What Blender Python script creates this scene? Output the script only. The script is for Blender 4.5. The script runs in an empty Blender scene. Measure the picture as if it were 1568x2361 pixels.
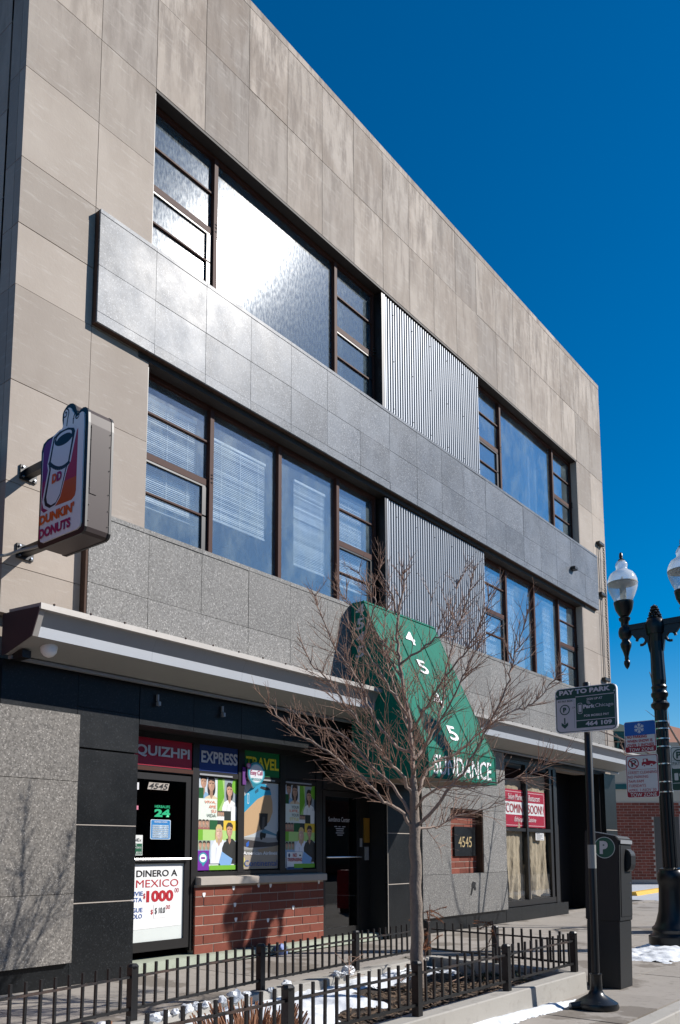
import bpy, bmesh, math, random
from mathutils import Vector, Matrix
random.seed(7)
R = math.radians
S = bpy.context.scene
COL = S.collection

# ------------------------------------------------------------------ camera
cam_d = bpy.data.cameras.new('camera'); cam = bpy.data.objects.new('camera', cam_d); COL.objects.link(cam)
cam_d.sensor_fit = 'HORIZONTAL'; cam_d.sensor_width = 36.0
cam_d.lens = 1942.94 / 1568.0 * 36.0
cam_d.shift_x = 53.0 / 1568.0
cam_d.shift_y = 532.0 / 1568.0
cam_d.clip_start = 0.1; cam_d.clip_end = 3000
EYE = 1.4545
M = Matrix(((0.63526145, -0.09721431, -0.7661542), (-0.77229715, -0.0799647, -0.63020851), (0.0, 0.99204588, -0.12587683))).to_4x4()
M.translation = Vector((0, 0, EYE))
cam.matrix_world = M
S.camera = cam

# ------------------------------------------------------------------ light
SUN = Vector((0.548, -0.582, 0.602)).normalized()
world = bpy.data.worlds.new('World'); S.world = world; world.use_nodes = True
wn = world.node_tree; wn.nodes.clear()
sky = wn.nodes.new('ShaderNodeTexSky'); sky.sky_type = 'NISHITA'; sky.sun_disc = False
sky.sun_elevation = math.asin(SUN.z); sky.sun_rotation = math.atan2(SUN.x, SUN.y)
sky.altitude = 200; sky.air_density = 1.0; sky.dust_density = 0.3; sky.ozone_density = 3.0
hs = wn.nodes.new('ShaderNodeHueSaturation'); hs.inputs['Saturation'].default_value = 1.6; hs.inputs['Value'].default_value = 1.0
bg = wn.nodes.new('ShaderNodeBackground'); bg.inputs['Strength'].default_value = 0.07
wo = wn.nodes.new('ShaderNodeOutputWorld')
wn.links.new(sky.outputs[0], hs.inputs['Color']); wn.links.new(hs.outputs[0], bg.inputs['Color']); wn.links.new(bg.outputs[0], wo.inputs['Surface'])
sl = bpy.data.lights.new('sun', 'SUN'); sl.energy = 4.2; sl.angle = R(0.5); sl.color = (1.0, 0.955, 0.9)
so = bpy.data.objects.new('sun', sl); COL.objects.link(so); so.location = (10, -10, 30)
so.rotation_euler = (-SUN).to_track_quat('-Z', 'Y').to_euler()
S.view_settings.view_transform = 'Standard'; S.view_settings.look = 'None'
S.view_settings.exposure = 0.65; S.view_settings.gamma = 1.0; S.view_settings.use_curve_mapping = False
S.cycles.max_bounces = 8; S.cycles.transparent_max_bounces = 16; S.cycles.sample_clamp_indirect = 6.0
S.cycles.use_denoising = True

# ------------------------------------------------------------------ materials
def lin(r, g, b):
    f = lambda c: ((c / 255 + 0.055) / 1.055) ** 2.4 if c > 10 else c / 255 / 12.92
    return (f(r), f(g), f(b), 1)
class NT:
    def __init__(s, name):
        s.m = bpy.data.materials.new(name); s.m.use_nodes = True; s.t = s.m.node_tree; s.t.nodes.clear()
        s.out = s.n('ShaderNodeOutputMaterial')
    def n(s, t, **kw):
        nd = s.t.nodes.new(t)
        for k, v in kw.items():
            if k in nd.inputs.keys() if hasattr(nd.inputs, 'keys') else False: nd.inputs[k].default_value = v
            else: setattr(nd, k, v)
        return nd
    def l(s, a, b): s.t.links.new(a, b)
    def pos(s, sc=(1, 1, 1)):
        g = s.n('ShaderNodeNewGeometry'); mp = s.n('ShaderNodeMapping'); mp.inputs['Scale'].default_value = sc
        s.l(g.outputs['Position'], mp.inputs['Vector']); return mp.outputs[0]
    def opos(s, sc=(1, 1, 1), amt=30.0):
        """world position, shifted at random for each object so that stains stop at the joints"""
        o = s.n('ShaderNodeObjectInfo'); a = s.n('ShaderNodeVectorMath'); a.operation = 'SCALE'; a.inputs[0].default_value = (1, .7, .4)
        s.l(s.math('MULTIPLY', o.outputs['Random'], amt), a.inputs['Scale']); b = s.n('ShaderNodeVectorMath'); s.l(s.pos(sc), b.inputs[0]); s.l(a.outputs[0], b.inputs[1]); return b.outputs[0]
    def noise(s, vec, scale, detail=4, rough=0.6):
        x = s.n('ShaderNodeTexNoise'); x.inputs['Scale'].default_value = scale; x.inputs['Detail'].default_value = detail
        x.inputs['Roughness'].default_value = rough; s.l(vec, x.inputs['Vector']); return x.outputs['Fac']
    def ramp(s, fac, stops):
        r = s.n('ShaderNodeValToRGB'); e = r.color_ramp.elements
        while len(e) < len(stops): e.new(0.5)
        for i, (p, c) in enumerate(stops):
            e[i].position = p; e[i].color = c if len(c) == 4 else (*c, 1)
        s.l(fac, r.inputs[0]); return r.outputs[0]
    def g(s, fac, a, b): return s.ramp(fac, [(a, (0, 0, 0, 1)), (b, (1, 1, 1, 1))])
    def mix(s, fac, a, b, mode='MIX'):
        m = s.n('ShaderNodeMix'); m.data_type = 'RGBA'; m.blend_type = mode
        if isinstance(fac, (int, float)): m.inputs[0].default_value = fac
        else: s.l(fac, m.inputs[0])
        for i, v in ((6, a), (7, b)):
            if isinstance(v, tuple): m.inputs[i].default_value = v if len(v) == 4 else (*v, 1)
            else: s.l(v, m.inputs[i])
        return m.outputs[2]
    def math(s, op, a, b=None):
        m = s.n('ShaderNodeMath'); m.operation = op
        for i, v in enumerate((a, b)):
            if v is None: continue
            if isinstance(v, (int, float)): m.inputs[i].default_value = v
            else: s.l(v, m.inputs[i])
        return m.outputs[0]
    def rnd(s, lo, hi):
        o = s.n('ShaderNodeObjectInfo'); v = s.math('MULTIPLY_ADD', o.outputs['Random'], hi - lo); v.node.inputs[2].default_value = lo
        return v
    def vmul(s, col, val):
        h = s.n('ShaderNodeHueSaturation'); s.l(col, h.inputs['Color']) if not isinstance(col, tuple) else setattr(h.inputs['Color'], 'default_value', col)
        s.l(val, h.inputs['Value']); return h.outputs[0]
    def pbr(s, col, rough=0.7, metal=0.0, spec=0.5, bump=None, bstr=0.3, bdist=0.01):
        p = s.n('ShaderNodeBsdfPrincipled')
        if isinstance(col, tuple): p.inputs['Base Color'].default_value = col if len(col) == 4 else (*col, 1)
        else: s.l(col, p.inputs['Base Color'])
        if isinstance(rough, (int, float)): p.inputs['Roughness'].default_value = rough
        else: s.l(rough, p.inputs['Roughness'])
        p.inputs['Metallic'].default_value = metal; p.inputs['Specular IOR Level'].default_value = spec
        if bump is not None:
            b = s.n('ShaderNodeBump'); b.inputs['Strength'].default_value = bstr; b.inputs['Distance'].default_value = bdist
            s.l(bump, b.inputs['Height']); s.l(b.outputs[0], p.inputs['Normal'])
        s.l(p.outputs[0], s.out.inputs['Surface']); s.p = p; return s.m

def simple(name, col, rough=0.6, metal=0.0, spec=0.5, var=0.12, vs=8.0, bump=0.0, bs=60.0):
    t = NT(name); v = t.pos()
    n = t.noise(v, vs, 5); c = t.mix(n, tuple(x * (1 - var) for x in col[:3]), tuple(min(1, x * (1 + var)) for x in col[:3]))
    b = t.noise(v, bs, 4) if bump else None
    return t.pbr(c, rough, metal, spec, b, bump)

def limestone():
    t = NT('limestone'); v = t.pos()
    base = t.mix(t.noise(v, 1.3, 5), (0.31, 0.257, 0.212), (0.425, 0.37, 0.318))
    oi = t.n('ShaderNodeObjectInfo'); wn_ = t.n('ShaderNodeTexWhiteNoise'); wn_.noise_dimensions = '1D'; t.l(oi.outputs['Random'], wn_.inputs['W'])
    base = t.mix(t.math('MULTIPLY', t.g(wn_.outputs['Value'], 0.5, 0.95), 0.55), base, (0.2, 0.178, 0.16))
    base = t.vmul(base, t.rnd(0.84, 1.1))
    vv = t.opos((3.0, 3.0, 0.55)); streak = t.g(t.noise(vv, 2.0, 6, 0.7), 0.44, 0.62)
    sep = t.n('ShaderNodeSeparateXYZ'); g = t.n('ShaderNodeNewGeometry'); t.l(g.outputs['Position'], sep.inputs[0])
    high = t.g(t.math('MULTIPLY', sep.outputs['Z'], 1 / 15.0), 0.66, 0.9)
    soot = t.math('MULTIPLY', t.math('MULTIPLY', streak, high), 0.92)
    base = t.mix(soot, base, (0.14, 0.112, 0.092))
    bl = t.g(t.noise(t.opos((1, 1, .7)), 1.0, 4, 0.6), 0.46, 0.62)
    hk = t.math('MULTIPLY_ADD', high, 0.6); hk.node.inputs[2].default_value = 0.12
    base = t.mix(t.math('MULTIPLY', bl, hk), base, (0.19, 0.148, 0.115))
    d = t.n('ShaderNodeMapping'); d.inputs['Rotation'].default_value = (0, 0.7, 0); d.inputs['Scale'].default_value = (2, 2, 14); t.l(g.outputs['Position'], d.inputs[0])
    vein = t.g(t.noise(d.outputs[0], 1.6, 5, 0.7), 0.56, 0.72)
    base = t.mix(t.math('MULTIPLY', vein, 0.35), base, (0.52, 0.48, 0.43))
    return t.pbr(base, 0.75, 0, 0.3, t.noise(v, 25, 6), 0.18, 0.01)

def granite(name, base, fleck, dark, rough, haze=0.0, spec=0.5, warm=(0.3, 0.3, 0.3)):
    t = NT(name); v = t.pos()
    vo = t.n('ShaderNodeTexVoronoi'); vo.inputs['Scale'].default_value = 85; t.l(v, vo.inputs['Vector'])
    cell = t.n('ShaderNodeSeparateColor'); t.l(vo.outputs['Color'], cell.inputs[0])
    n2 = t.noise(v, 38, 3, 0.7)
    c = t.mix(t.g(n2, 0.35, 0.62), dark, base)
    c = t.mix(t.math('MULTIPLY', t.g(cell.outputs[0], 0.88, 0.96), 0.6), c, fleck)
    c = t.vmul(c, t.rnd(0.86, 1.12))
    if haze:
        w = t.g(t.noise(t.opos((1.2, 1, 0.8)), 1.5, 5, 0.6), 0.42, 0.66)
        c = t.mix(t.math('MULTIPLY', w, haze), c, warm)
    rg = t.math('MULTIPLY_ADD', t.noise(v, 2.5, 4), 0.22); rg.node.inputs[2].default_value = rough - 0.1
    return t.pbr(c, rg, 0, spec, t.noise(v, 50, 3), 0.05, 0.004)

def glass(name, dirt=0.0, tint=(0.8, 0.9, 0.95), rough=0.015, dirt_rough=0.3, streak=True, lo=0.45, hi=0.7, refl=0.05, gain=0.75, dirt_sky_col=(0.3, 0.33, 0.345)):
    t = NT(name); v = t.pos((1, 1, 1))
    tr = t.n('ShaderNodeBsdfTransparent'); tr.inputs[0].default_value = (*tint, 1)
    gl = t.n('ShaderNodeBsdfGlossy'); gl.inputs['Roughness'].default_value = rough; gl.inputs[0].default_value = (1, 1, 1, 1)
    lw = t.n('ShaderNodeLayerWeight'); lw.inputs[0].default_value = 0.5; pw = t.math('POWER', lw.outputs['Facing'], 2.4); fr = t.math('MULTIPLY_ADD', pw, gain); fr.node.inputs[2].default_value = refl
    wav = t.n('ShaderNodeBump'); wav.inputs['Strength'].default_value = 0.015; wav.inputs['Distance'].default_value = 0.02
    t.l(t.noise(v, 1.5, 2), wav.inputs['Height']); t.l(wav.outputs[0], gl.inputs['Normal'])
    m1 = t.n('ShaderNodeMixShader'); t.l(fr, m1.inputs[0]); t.l(tr.outputs[0], m1.inputs[1]); t.l(gl.outputs[0], m1.inputs[2])
    last = m1
    if dirt:
        df = t.n('ShaderNodeBsdfPrincipled'); df.inputs['Base Color'].default_value = (*dirt_sky_col, 1); df.inputs['Roughness'].default_value = dirt_rough
        df.inputs['Specular IOR Level'].default_value = 0.17
        vm = t.n('ShaderNodeMapping'); vm.inputs['Scale'].default_value = (20, 20, 6.5) if streak else (1.3, 1.3, .8); vm.inputs['Rotation'].default_value = (0, 0.25, 0)
        g = t.n('ShaderNodeNewGeometry'); t.l(g.outputs['Position'], vm.inputs[0])
        f = t.g(t.noise(vm.outputs[0], 1.6, 6, 0.7), lo, hi)
        f2 = t.math('MULTIPLY', f, dirt); f2 = t.math('ADD', f2, dirt * 0.3); 
        m2 = t.n('ShaderNodeMixShader'); t.l(f2, m2.inputs[0]); t.l(last.outputs[0], m2.inputs[1]); t.l(df.outputs[0], m2.inputs[2]); last = m2
    t.l(last.outputs[0], t.out.inputs['Surface']); return t.m

MT = {}
MT['limestone'] = limestone()
MT['mortar'] = simple('joint_mortar', (0.26, 0.22, 0.185), 0.9)
MT['gband'] = granite('polished_grey_granite', (0.185, 0.2, 0.222), (0.44, 0.45, 0.47), (0.11, 0.118, 0.132), 0.36, 0.5, 0.085, (0.25, 0.27, 0.3))
MT['glow'] = granite('grey_granite', (0.22, 0.215, 0.205), (0.5, 0.48, 0.45), (0.1, 0.096, 0.09), 0.6, 0.2, 0.3, (0.24, 0.23, 0.21))
MT['gpil'] = granite('warm_grey_granite', (0.21, 0.195, 0.175), (0.45, 0.42, 0.38), (0.09, 0.083, 0.075), 0.65, 0.15, 0.3, (0.2, 0.18, 0.155))
MT['black'] = granite('black_granite', (0.009, 0.0105, 0.012), (0.03, 0.033, 0.036), (0.005, 0.006, 0.007), 0.36, 0.2, 0.3, (0.018, 0.02, 0.022))
MT['frame'] = simple('brown_window_frame', (0.062, 0.026, 0.019), 0.6, 0, 0.15, 0.2, 3)
MT['headpaint'] = simple('dark_head_paint', (0.03, 0.022, 0.018), 0.7)
MT['bronze'] = simple('dark_bronze_frame', (0.012, 0.011, 0.011), 0.4, 0, 0.5)
MT['glass'] = glass('window_glass', 0.22, (0.93, 0.96, 0.97), refl=0.12, streak=False, gain=1.0, dirt_sky_col=(0.29, 0.37, 0.4))  # dirt film tinted blue, so it also paints in a sky reflection
MT['glassdirty'] = glass('dusty_window_glass', 0.3, (0.85, 0.92, 0.95), 0.03, 0.17, lo=0.42, hi=0.68, refl=0.07, dirt_sky_col=(0.15, 0.21, 0.25))
MT['glassshop'] = glass('shop_glass', 0.0, (0.97, 0.98, 0.98), refl=0.015, gain=0.22)
MT['glassdark'] = glass('dark_door_glass', 0.0, (0.3, 0.33, 0.35), refl=0.02, gain=0.5)
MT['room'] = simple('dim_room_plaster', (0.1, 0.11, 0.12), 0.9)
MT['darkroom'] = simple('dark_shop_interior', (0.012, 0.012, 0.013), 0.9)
MT['blind'] = simple('white_blind', (0.82, 0.85, 0.88), 0.5, var=0.03)
MT['curtain'] = simple('grey_curtain', (0.45, 0.43, 0.4), 0.8, var=0.1, vs=20)
MT['galv'] = simple('galvanised_corrugated_steel', (0.3, 0.325, 0.36), 0.5, 0.3, 0.5, 0.05, 2)
MT['alu'] = simple('brushed_aluminium', (0.32, 0.33, 0.345), 0.5, 0.35, 0.5, 0.1, 3)
MT['flange'] = simple('bright_aluminium_flange', (0.36, 0.38, 0.41), 0.5, 0.15, 0.5, 0.08, 2)
MT['alulip'] = simple('aluminium_lip', (0.4, 0.375, 0.345), 0.5, 0.2, 0.5, 0.18, 5)
MT['soffit'] = simple('painted_soffit', (0.3, 0.3, 0.28), 0.7, 0.0, 0.4, 0.08, 2)
MT['stainless'] = simple('sign_cabinet_metal', (0.075, 0.06, 0.057), 0.42, 0.0, 0.12, 0.06, 4)
MT['brick'] = None
def brickmat(name, a, b):
    t = NT(name); v = t.pos()
    c = t.mix(t.noise(v, 14, 5), a, b); c = t.vmul(c, t.rnd(0.75, 1.15))
    return t.pbr(c, 0.85, 0, 0.2, t.noise(v, 90, 5), 0.25, 0.006)
MT['brick'] = brickmat('red_brick', (0.165, 0.046, 0.031), (0.25, 0.08, 0.054))
MT['brick2'] = brickmat('neighbour_brick', (0.17, 0.05, 0.035), (0.25, 0.075, 0.05))
MT['bmortar'] = simple('brick_mortar', (0.42, 0.35, 0.29), 0.9, var=0.15)
MT['sill'] = simple('limestone_sill', (0.4, 0.355, 0.31), 0.8, bump=0.1)
MT['darkmetal'] = simple('black_painted_steel', (0.006, 0.006, 0.0065), 0.45, 0, 0.5, 0.2)
MT['rustrail'] = NT('worn_black_rail')
def rail_mat():
    t = NT('worn_black_rail'); v = t.pos((1, 1, 1))
    f = t.g(t.noise(v, 3.5, 6, 0.7), 0.48, 0.62)
    c = t.mix(f, (0.008, 0.008, 0.009), (0.07, 0.043, 0.032))
    return t.pbr(c, 0.5, 0, 0.5, t.noise(v, 60, 3), 0.2)
MT['rustrail'] = rail_mat()
MT['lamp'] = simple('black_cast_iron', (0.006, 0.0075, 0.009), 0.32, 0, 0.45, 0.2, 10, 0.05)
MT['steel'] = simple('stainless_band', (0.7, 0.7, 0.7), 0.25, 0.9)
MT['box'] = simple('pay_box_paint', (0.011, 0.012, 0.013), 0.55, 0, 0.4, 0.1, 20, 0.05)
def concrete(name, a, b, stain=(0.13, 0.11, 0.09), wet=False):
    t = NT(name); v = t.pos()
    c = t.mix(t.noise(v, 2.2, 6, 0.65), a, b)
    c = t.mix(t.math('MULTIPLY', t.g(t.noise(v, 9, 5), 0.55, 0.7), 0.4), c, stain)
    c = t.mix(t.math('MULTIPLY', t.g(t.noise(v, 70, 3), 0.6, 0.7), 0.25), c, stain)
    c = t.vmul(c, t.rnd(0.92, 1.06))
    rg = 0.9
    if wet:
        w = t.g(t.noise(t.pos((1, 1, 1)), 0.9, 5, 0.6), 0.545, 0.575)
        c = t.mix(t.math('MULTIPLY', w, 0.55), c, (0.09, 0.07, 0.05)); rg = 0.8
    return t.pbr(c, rg, 0, 0.3, t.noise(v, 45, 6), 0.25, 0.006)
MT['walk'] = concrete('sidewalk_concrete', (0.26, 0.232, 0.2), (0.36, 0.328, 0.29), wet=True)
MT['joint'] = simple('sidewalk_joint', (0.05, 0.043, 0.036), 0.95)
MT['curb'] = concrete('planter_concrete', (0.3, 0.285, 0.255), (0.4, 0.38, 0.345), (0.2, 0.18, 0.16))
MT['asphalt'] = concrete('asphalt', (0.05, 0.05, 0.052), (0.075, 0.075, 0.078), (0.03, 0.03, 0.03))
MT['lot'] = concrete('salted_parking_lot', (0.28, 0.3, 0.33), (0.5, 0.52, 0.55), (0.16, 0.16, 0.17))
MT['step'] = concrete('green_tinted_step', (0.24, 0.27, 0.2), (0.38, 0.41, 0.34), (0.16, 0.15, 0.1))
def snowmat():
    t = NT('snow'); v = t.pos()
    c = t.mix(t.noise(v, 5, 4), (0.55, 0.58, 0.62), (0.78, 0.8, 0.82))
    return t.pbr(c, 0.7, 0, 0.3, t.noise(v, 14, 5), 0.5, 0.02)
MT['snow'] = snowmat()
MT['soil'] = simple('wet_soil', (0.035, 0.024, 0.016), 0.95, var=0.5, vs=25, bump=0.9, bs=40)
MT['mulch'] = simple('wood_mulch', (0.11, 0.07, 0.042), 0.9, var=0.7, vs=30)
MT['bark'] = simple('grey_brown_bark', (0.21, 0.17, 0.14), 0.9, var=0.35, vs=18, bump=0.9, bs=45)
MT['limb'] = simple('limb_bark', (0.29, 0.22, 0.18), 0.85, var=0.3, vs=15, bump=0.3)
MT['twig'] = simple('twig_bark', (0.31, 0.19, 0.135), 0.8, var=0.35, vs=10)
MT['stub'] = simple('cut_shrub_stems', (0.22, 0.1, 0.05), 0.85, var=0.5, vs=40)
MT['dryfir'] = simple('dry_fir_needles', (0.3, 0.12, 0.05), 0.85, var=0.4, vs=30)
MT['fir'] = simple('green_fir_needles', (0.05, 0.065, 0.03), 0.85, var=0.4, vs=30)
MT['ice'] = simple('dirty_ice', (0.6, 0.62, 0.64), 0.35, 0, 0.5, 0.15, 20, 0.4, 20)
MT['awning'] = simple('green_awning_fabric', (0.0, 0.165, 0.112), 0.75, 0, 0.25, 0.06, 3, 0.05, 200)
def canvas():
    t = NT('green_awning_fabric'); v = t.pos(); c = t.mix(t.noise(v, 2.5, 5), (0.0, 0.128, 0.084), (0.001, 0.16, 0.106))
    c = t.mix(t.math('MULTIPLY', t.g(t.noise(t.pos((2.5, 2.5, .5)), 2.0, 6, .7), .52, .7), .35), c, (0.012, 0.1, 0.07))
    return t.pbr(c, 0.75, 0, 0.2, t.noise(t.pos((2.2, 2.2, .9)), 2.2, 3), 0.9, 0.035)
MT['awning'] = canvas()
MT['white'] = simple('white_print', (0.8, 0.8, 0.8), 0.5, var=0.02)
MT['offwhite'] = simple('white_panel_backing', (0.62, 0.66, 0.64), 0.6, var=0.08, vs=3)
MT['ink'] = simple('black_print', (0.006, 0.006, 0.007), 0.5)
MT['inkred'] = simple('red_print', (0.42, 0.008, 0.02), 0.5, var=0.02)
MT['inkblue'] = simple('blue_print', (0.015, 0.08, 0.3), 0.5, var=0.02)
MT['inkgreen'] = simple('dark_green_print', (0.006, 0.06, 0.045), 0.5, var=0.03)
MT['inklgreen'] = simple('bright_green_print', (0.0, 0.42, 0.18), 0.5, var=0.03)
MT['yellow'] = simple('yellow_print', (0.7, 0.6, 0.02), 0.5, var=0.03)
MT['silver'] = simple('silver_letters', (0.55, 0.55, 0.58), 0.5, 0.1, var=0.05)
MT['signred'] = simple('red_sign_panel', (0.36, 0.004, 0.03), 0.45, var=0.03)
MT['signblue'] = simple('blue_sign_panel', (0.004, 0.03, 0.17), 0.45, var=0.03)
MT['signgreen'] = simple('green_sign_panel', (0.0, 0.14, 0.035), 0.45, var=0.03)
MT['gold'] = simple('gold_letters', (0.55, 0.42, 0.22), 0.4, 0.3)
MT['brass'] = simple('brass_plate', (0.4, 0.2, 0.03), 0.4, 0.4)
MT['orange'] = simple('orange_letters', (0.7, 0.11, 0.01), 0.4, var=0.03)
MT['magenta'] = simple('magenta_letters', (0.35, 0.004, 0.1), 0.4, var=0.03)
MT['redpaint'] = simple('red_paint', (0.35, 0.01, 0.015), 0.5)
MT['ypaint'] = simple('yellow_kerb_paint', (0.6, 0.36, 0.04), 0.7, var=0.2)
MT['cream'] = simple('cream_stucco', (0.5, 0.44, 0.34), 0.9, var=0.06)
MT['greentrim'] = simple('green_trim_paint', (0.01, 0.09, 0.085), 0.6)
MT['greenroof'] = simple('green_roof_shingle', (0.03, 0.05, 0.035), 0.9)
MT['brownroof'] = simple('brown_roof', (0.3, 0.14, 0.09), 0.9)
MT['doorgrey'] = simple('grey_brown_door', (0.085, 0.075, 0.062), 0.7)
MT['rust'] = simple('rusty_brown_pipe', (0.06, 0.03, 0.018), 0.85, var=0.4)
MT['paper'] = None
def papermat():
    t = NT('brown_kraft_paper'); v = t.pos()
    c = t.mix(t.noise(v, 3, 4), (0.34, 0.27, 0.185), (0.45, 0.37, 0.265))
    return t.pbr(c, 0.75, 0, 0.3, t.noise(t.pos((4, 4, 1)), 2.5, 5), 0.5, 0.05)
MT['paper'] = papermat()
def printmat():
    t = NT('colour_print'); a = t.n('ShaderNodeVertexColor'); a.layer_name = 'Col'
    return t.pbr(a.outputs['Color'], 0.45, 0, 0.4)
MT['print'] = printmat()
def globemat():
    t = NT('ribbed_acrylic_globe')
    tr = t.n('ShaderNodeBsdfTransparent'); tr.inputs[0].default_value = (0.9, 0.95, 0.98, 1)
    p = t.n('ShaderNodeBsdfPrincipled'); p.inputs['Base Color'].default_value = (0.78, 0.8, 0.82, 1); p.inputs['Roughness'].default_value = 0.12
    tl = t.n('ShaderNodeBsdfTranslucent'); tl.inputs[0].default_value = (0.85, 0.87, 0.88, 1)
    a = t.n('ShaderNodeMixShader'); a.inputs[0].default_value = 0.45; t.l(p.outputs[0], a.inputs[1]); t.l(tl.outputs[0], a.inputs[2])
    m = t.n('ShaderNodeMixShader'); 
    lw = t.n('ShaderNodeLayerWeight'); lw.inputs[0].default_value = 0.35
    f = t.math('MULTIPLY_ADD', lw.outputs['Facing'], 0.6); f.node.inputs[2].default_value = 0.3
    t.l(f, m.inputs[0]); t.l(tr.outputs[0], m.inputs[1]); t.l(a.outputs[0], m.inputs[2])
    t.l(m.outputs[0], t.out.inputs['Surface']); return t.m
MT['globe'] = globemat()

# ------------------------------------------------------------------ mesh helpers
class MB:
    def __init__(s): s.v = []; s.f = []; s.c = []
    def add(s, vs, fs, col=None):
        b = len(s.v); s.v += [tuple(p) for p in vs]; s.f += [tuple(b + i for i in f) for f in fs]; s.c += [col] * len(fs); return s
    def box(s, x0, x1, y0, y1, z0, z1):
        vs = [(x, y, z) for z in (z0, z1) for y in (y0, y1) for x in (x0, x1)]
        return s.add(vs, [(0, 2, 3, 1), (4, 5, 7, 6), (0, 1, 5, 4), (2, 6, 7, 3), (0, 4, 6, 2), (1, 3, 7, 5)])
    def prism(s, prof, axis, a0, a1):
        """profile of 2-d points extruded along axis ('x': prof=(y,z); 'y': prof=(x,z); 'z': prof=(x,y))"""
        def p(q, a): return (a, q[0], q[1]) if axis == 'x' else (q[0], a, q[1]) if axis == 'y' else (q[0], q[1], a)
        n = len(prof); vs = [p(q, a0) for q in prof] + [p(q, a1) for q in prof]
        fs = [tuple(range(n))[::-1], tuple(range(n, 2 * n))] + [(i, (i + 1) % n, n + (i + 1) % n, n + i) for i in range(n)]
        return s.add(vs, fs)
    def tube(s, pts, rad, n=6, cap=True):
        pts = [Vector(p) for p in pts]; m = len(pts)
        rad = [rad] * m if isinstance(rad, (int, float)) else rad
        t = (pts[1] - pts[0]).normalized(); u = t.orthogonal().normalized()
        vs = []
        for i, p in enumerate(pts):
            tt = (pts[min(i + 1, m - 1)] - pts[max(i - 1, 0)])
            tt = tt.normalized() if tt.length > 1e-9 else t
            u = (u - tt * u.dot(tt)); u = u.normalized() if u.length > 1e-6 else tt.orthogonal().normalized()
            w = tt.cross(u); t = tt
            vs += [p + (u * math.cos(2 * math.pi * k / n) + w * math.sin(2 * math.pi * k / n)) * rad[i] for k in range(n)]
        fs = [(i * n + k, i * n + (k + 1) % n, (i + 1) * n + (k + 1) % n, (i + 1) * n + k) for i in range(m - 1) for k in range(n)]
        if cap: fs += [tuple(range(n))[::-1], tuple(range((m - 1) * n, m * n))]
        return s.add(vs, fs)
    def lathe(s, prof, c=(0, 0, 0), n=24, flute=0.0):
        vs = []
        for r, z in prof:
            for k in range(n):
                rr = r * (1 - (flute if k % 2 else 0)); a = 2 * math.pi * k / n
                vs.append((c[0] + rr * math.cos(a), c[1] + rr * math.sin(a), c[2] + z))
        m = len(prof)
        fs = [(i * n + k, i * n + (k + 1) % n, (i + 1) * n + (k + 1) % n, (i + 1) * n + k) for i in range(m - 1) for k in range(n)]
        fs += [tuple(range(n))[::-1], tuple(range((m - 1) * n, m * n))]
        return s.add(vs, fs)
    def build(s, name, mat, parent=None, smooth=False, kind=None, bevel=0.0):
        me = bpy.data.meshes.new(name)
        off = wloc(parent) if parent else Vector((0, 0, 0))
        vs = [(x - off.x, y - off.y, z - off.z) for x, y, z in s.v]
        me.from_pydata(vs, [], s.f); me.update()
        bm = bmesh.new(); bm.from_mesh(me); bmesh.ops.recalc_face_normals(bm, faces=bm.faces)
        if bevel: bmesh.ops.bevel(bm, geom=bm.edges[:], offset=bevel, segments=2, affect='EDGES')
        bm.to_mesh(me); bm.free()
        if any(c is not None for c in s.c) and not bevel:
            at = me.color_attributes.new('Col', 'FLOAT_COLOR', 'CORNER')
            for p in me.polygons:
                cc = s.c[p.index] or (0.5, 0.5, 0.5, 1)
                for li in p.loop_indices: at.data[li].color = cc if len(cc) == 4 else (*cc, 1)
        me.materials.append(MT[mat] if isinstance(mat, str) else mat)
        if smooth:
            for p in me.polygons: p.use_smooth = True
            try: me.set_sharp_from_angle(angle=R(40))
            except Exception: pass
        return link(name, me, parent, kind)
WL = {}
def wloc(o): return WL.get(o.name, Vector((0, 0, 0)))
def link(name, me, parent=None, kind=None):
    o = bpy.data.objects.new(name, me); COL.objects.link(o)
    if parent: o.parent = parent; WL[o.name] = wloc(parent)
    else: WL[o.name] = Vector((0, 0, 0))
    if kind: o['kind'] = kind
    return o
def thing(name, label, cat, loc=(0, 0, 0), group=None):
    o = bpy.data.objects.new(name, None); COL.objects.link(o); o.location = loc; o.empty_display_size = 0.2
    WL[o.name] = Vector(loc); o['label'] = label; o['category'] = cat
    if group: o['group'] = group
    return o
def tag(o, label, cat, group=None):
    o['label'] = label; o['category'] = cat
    if group: o['group'] = group
    return o
BOXC = {}
def piece(name, mat, parent, x0, x1, y0, y1, z0, z1, bevel=0.0, rot=None):
    """a box piece that shares mesh data with every alike piece"""
    k = (name, mat, round(x1 - x0, 3), round(y1 - y0, 3), round(z1 - z0, 3))
    me = BOXC.get(k)
    if me is None:
        hx, hy, hz = (x1 - x0) / 2, (y1 - y0) / 2, (z1 - z0) / 2
        me = bpy.data.meshes.new(name); b = MB().box(-hx, hx, -hy, hy, -hz, hz)
        me.from_pydata(b.v, [], b.f); me.update()
        if bevel:
            bm = bmesh.new(); bm.from_mesh(me); bmesh.ops.bevel(bm, geom=bm.edges[:], offset=bevel, segments=1, affect='EDGES'); bm.to_mesh(me); bm.free()
        me.materials.append(MT[mat]); BOXC[k] = me
    o = link(name, me, parent); w = wloc(parent) if parent else Vector((0, 0, 0))
    o.location = Vector(((x0 + x1) / 2, (y0 + y1) / 2, (z0 + z1) / 2)) - w
    if rot: o.rotation_euler = rot
    return o
def bx(name, mat, parent, *b, **k): return MB().box(*b).build(name, mat, parent, **k)

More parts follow.
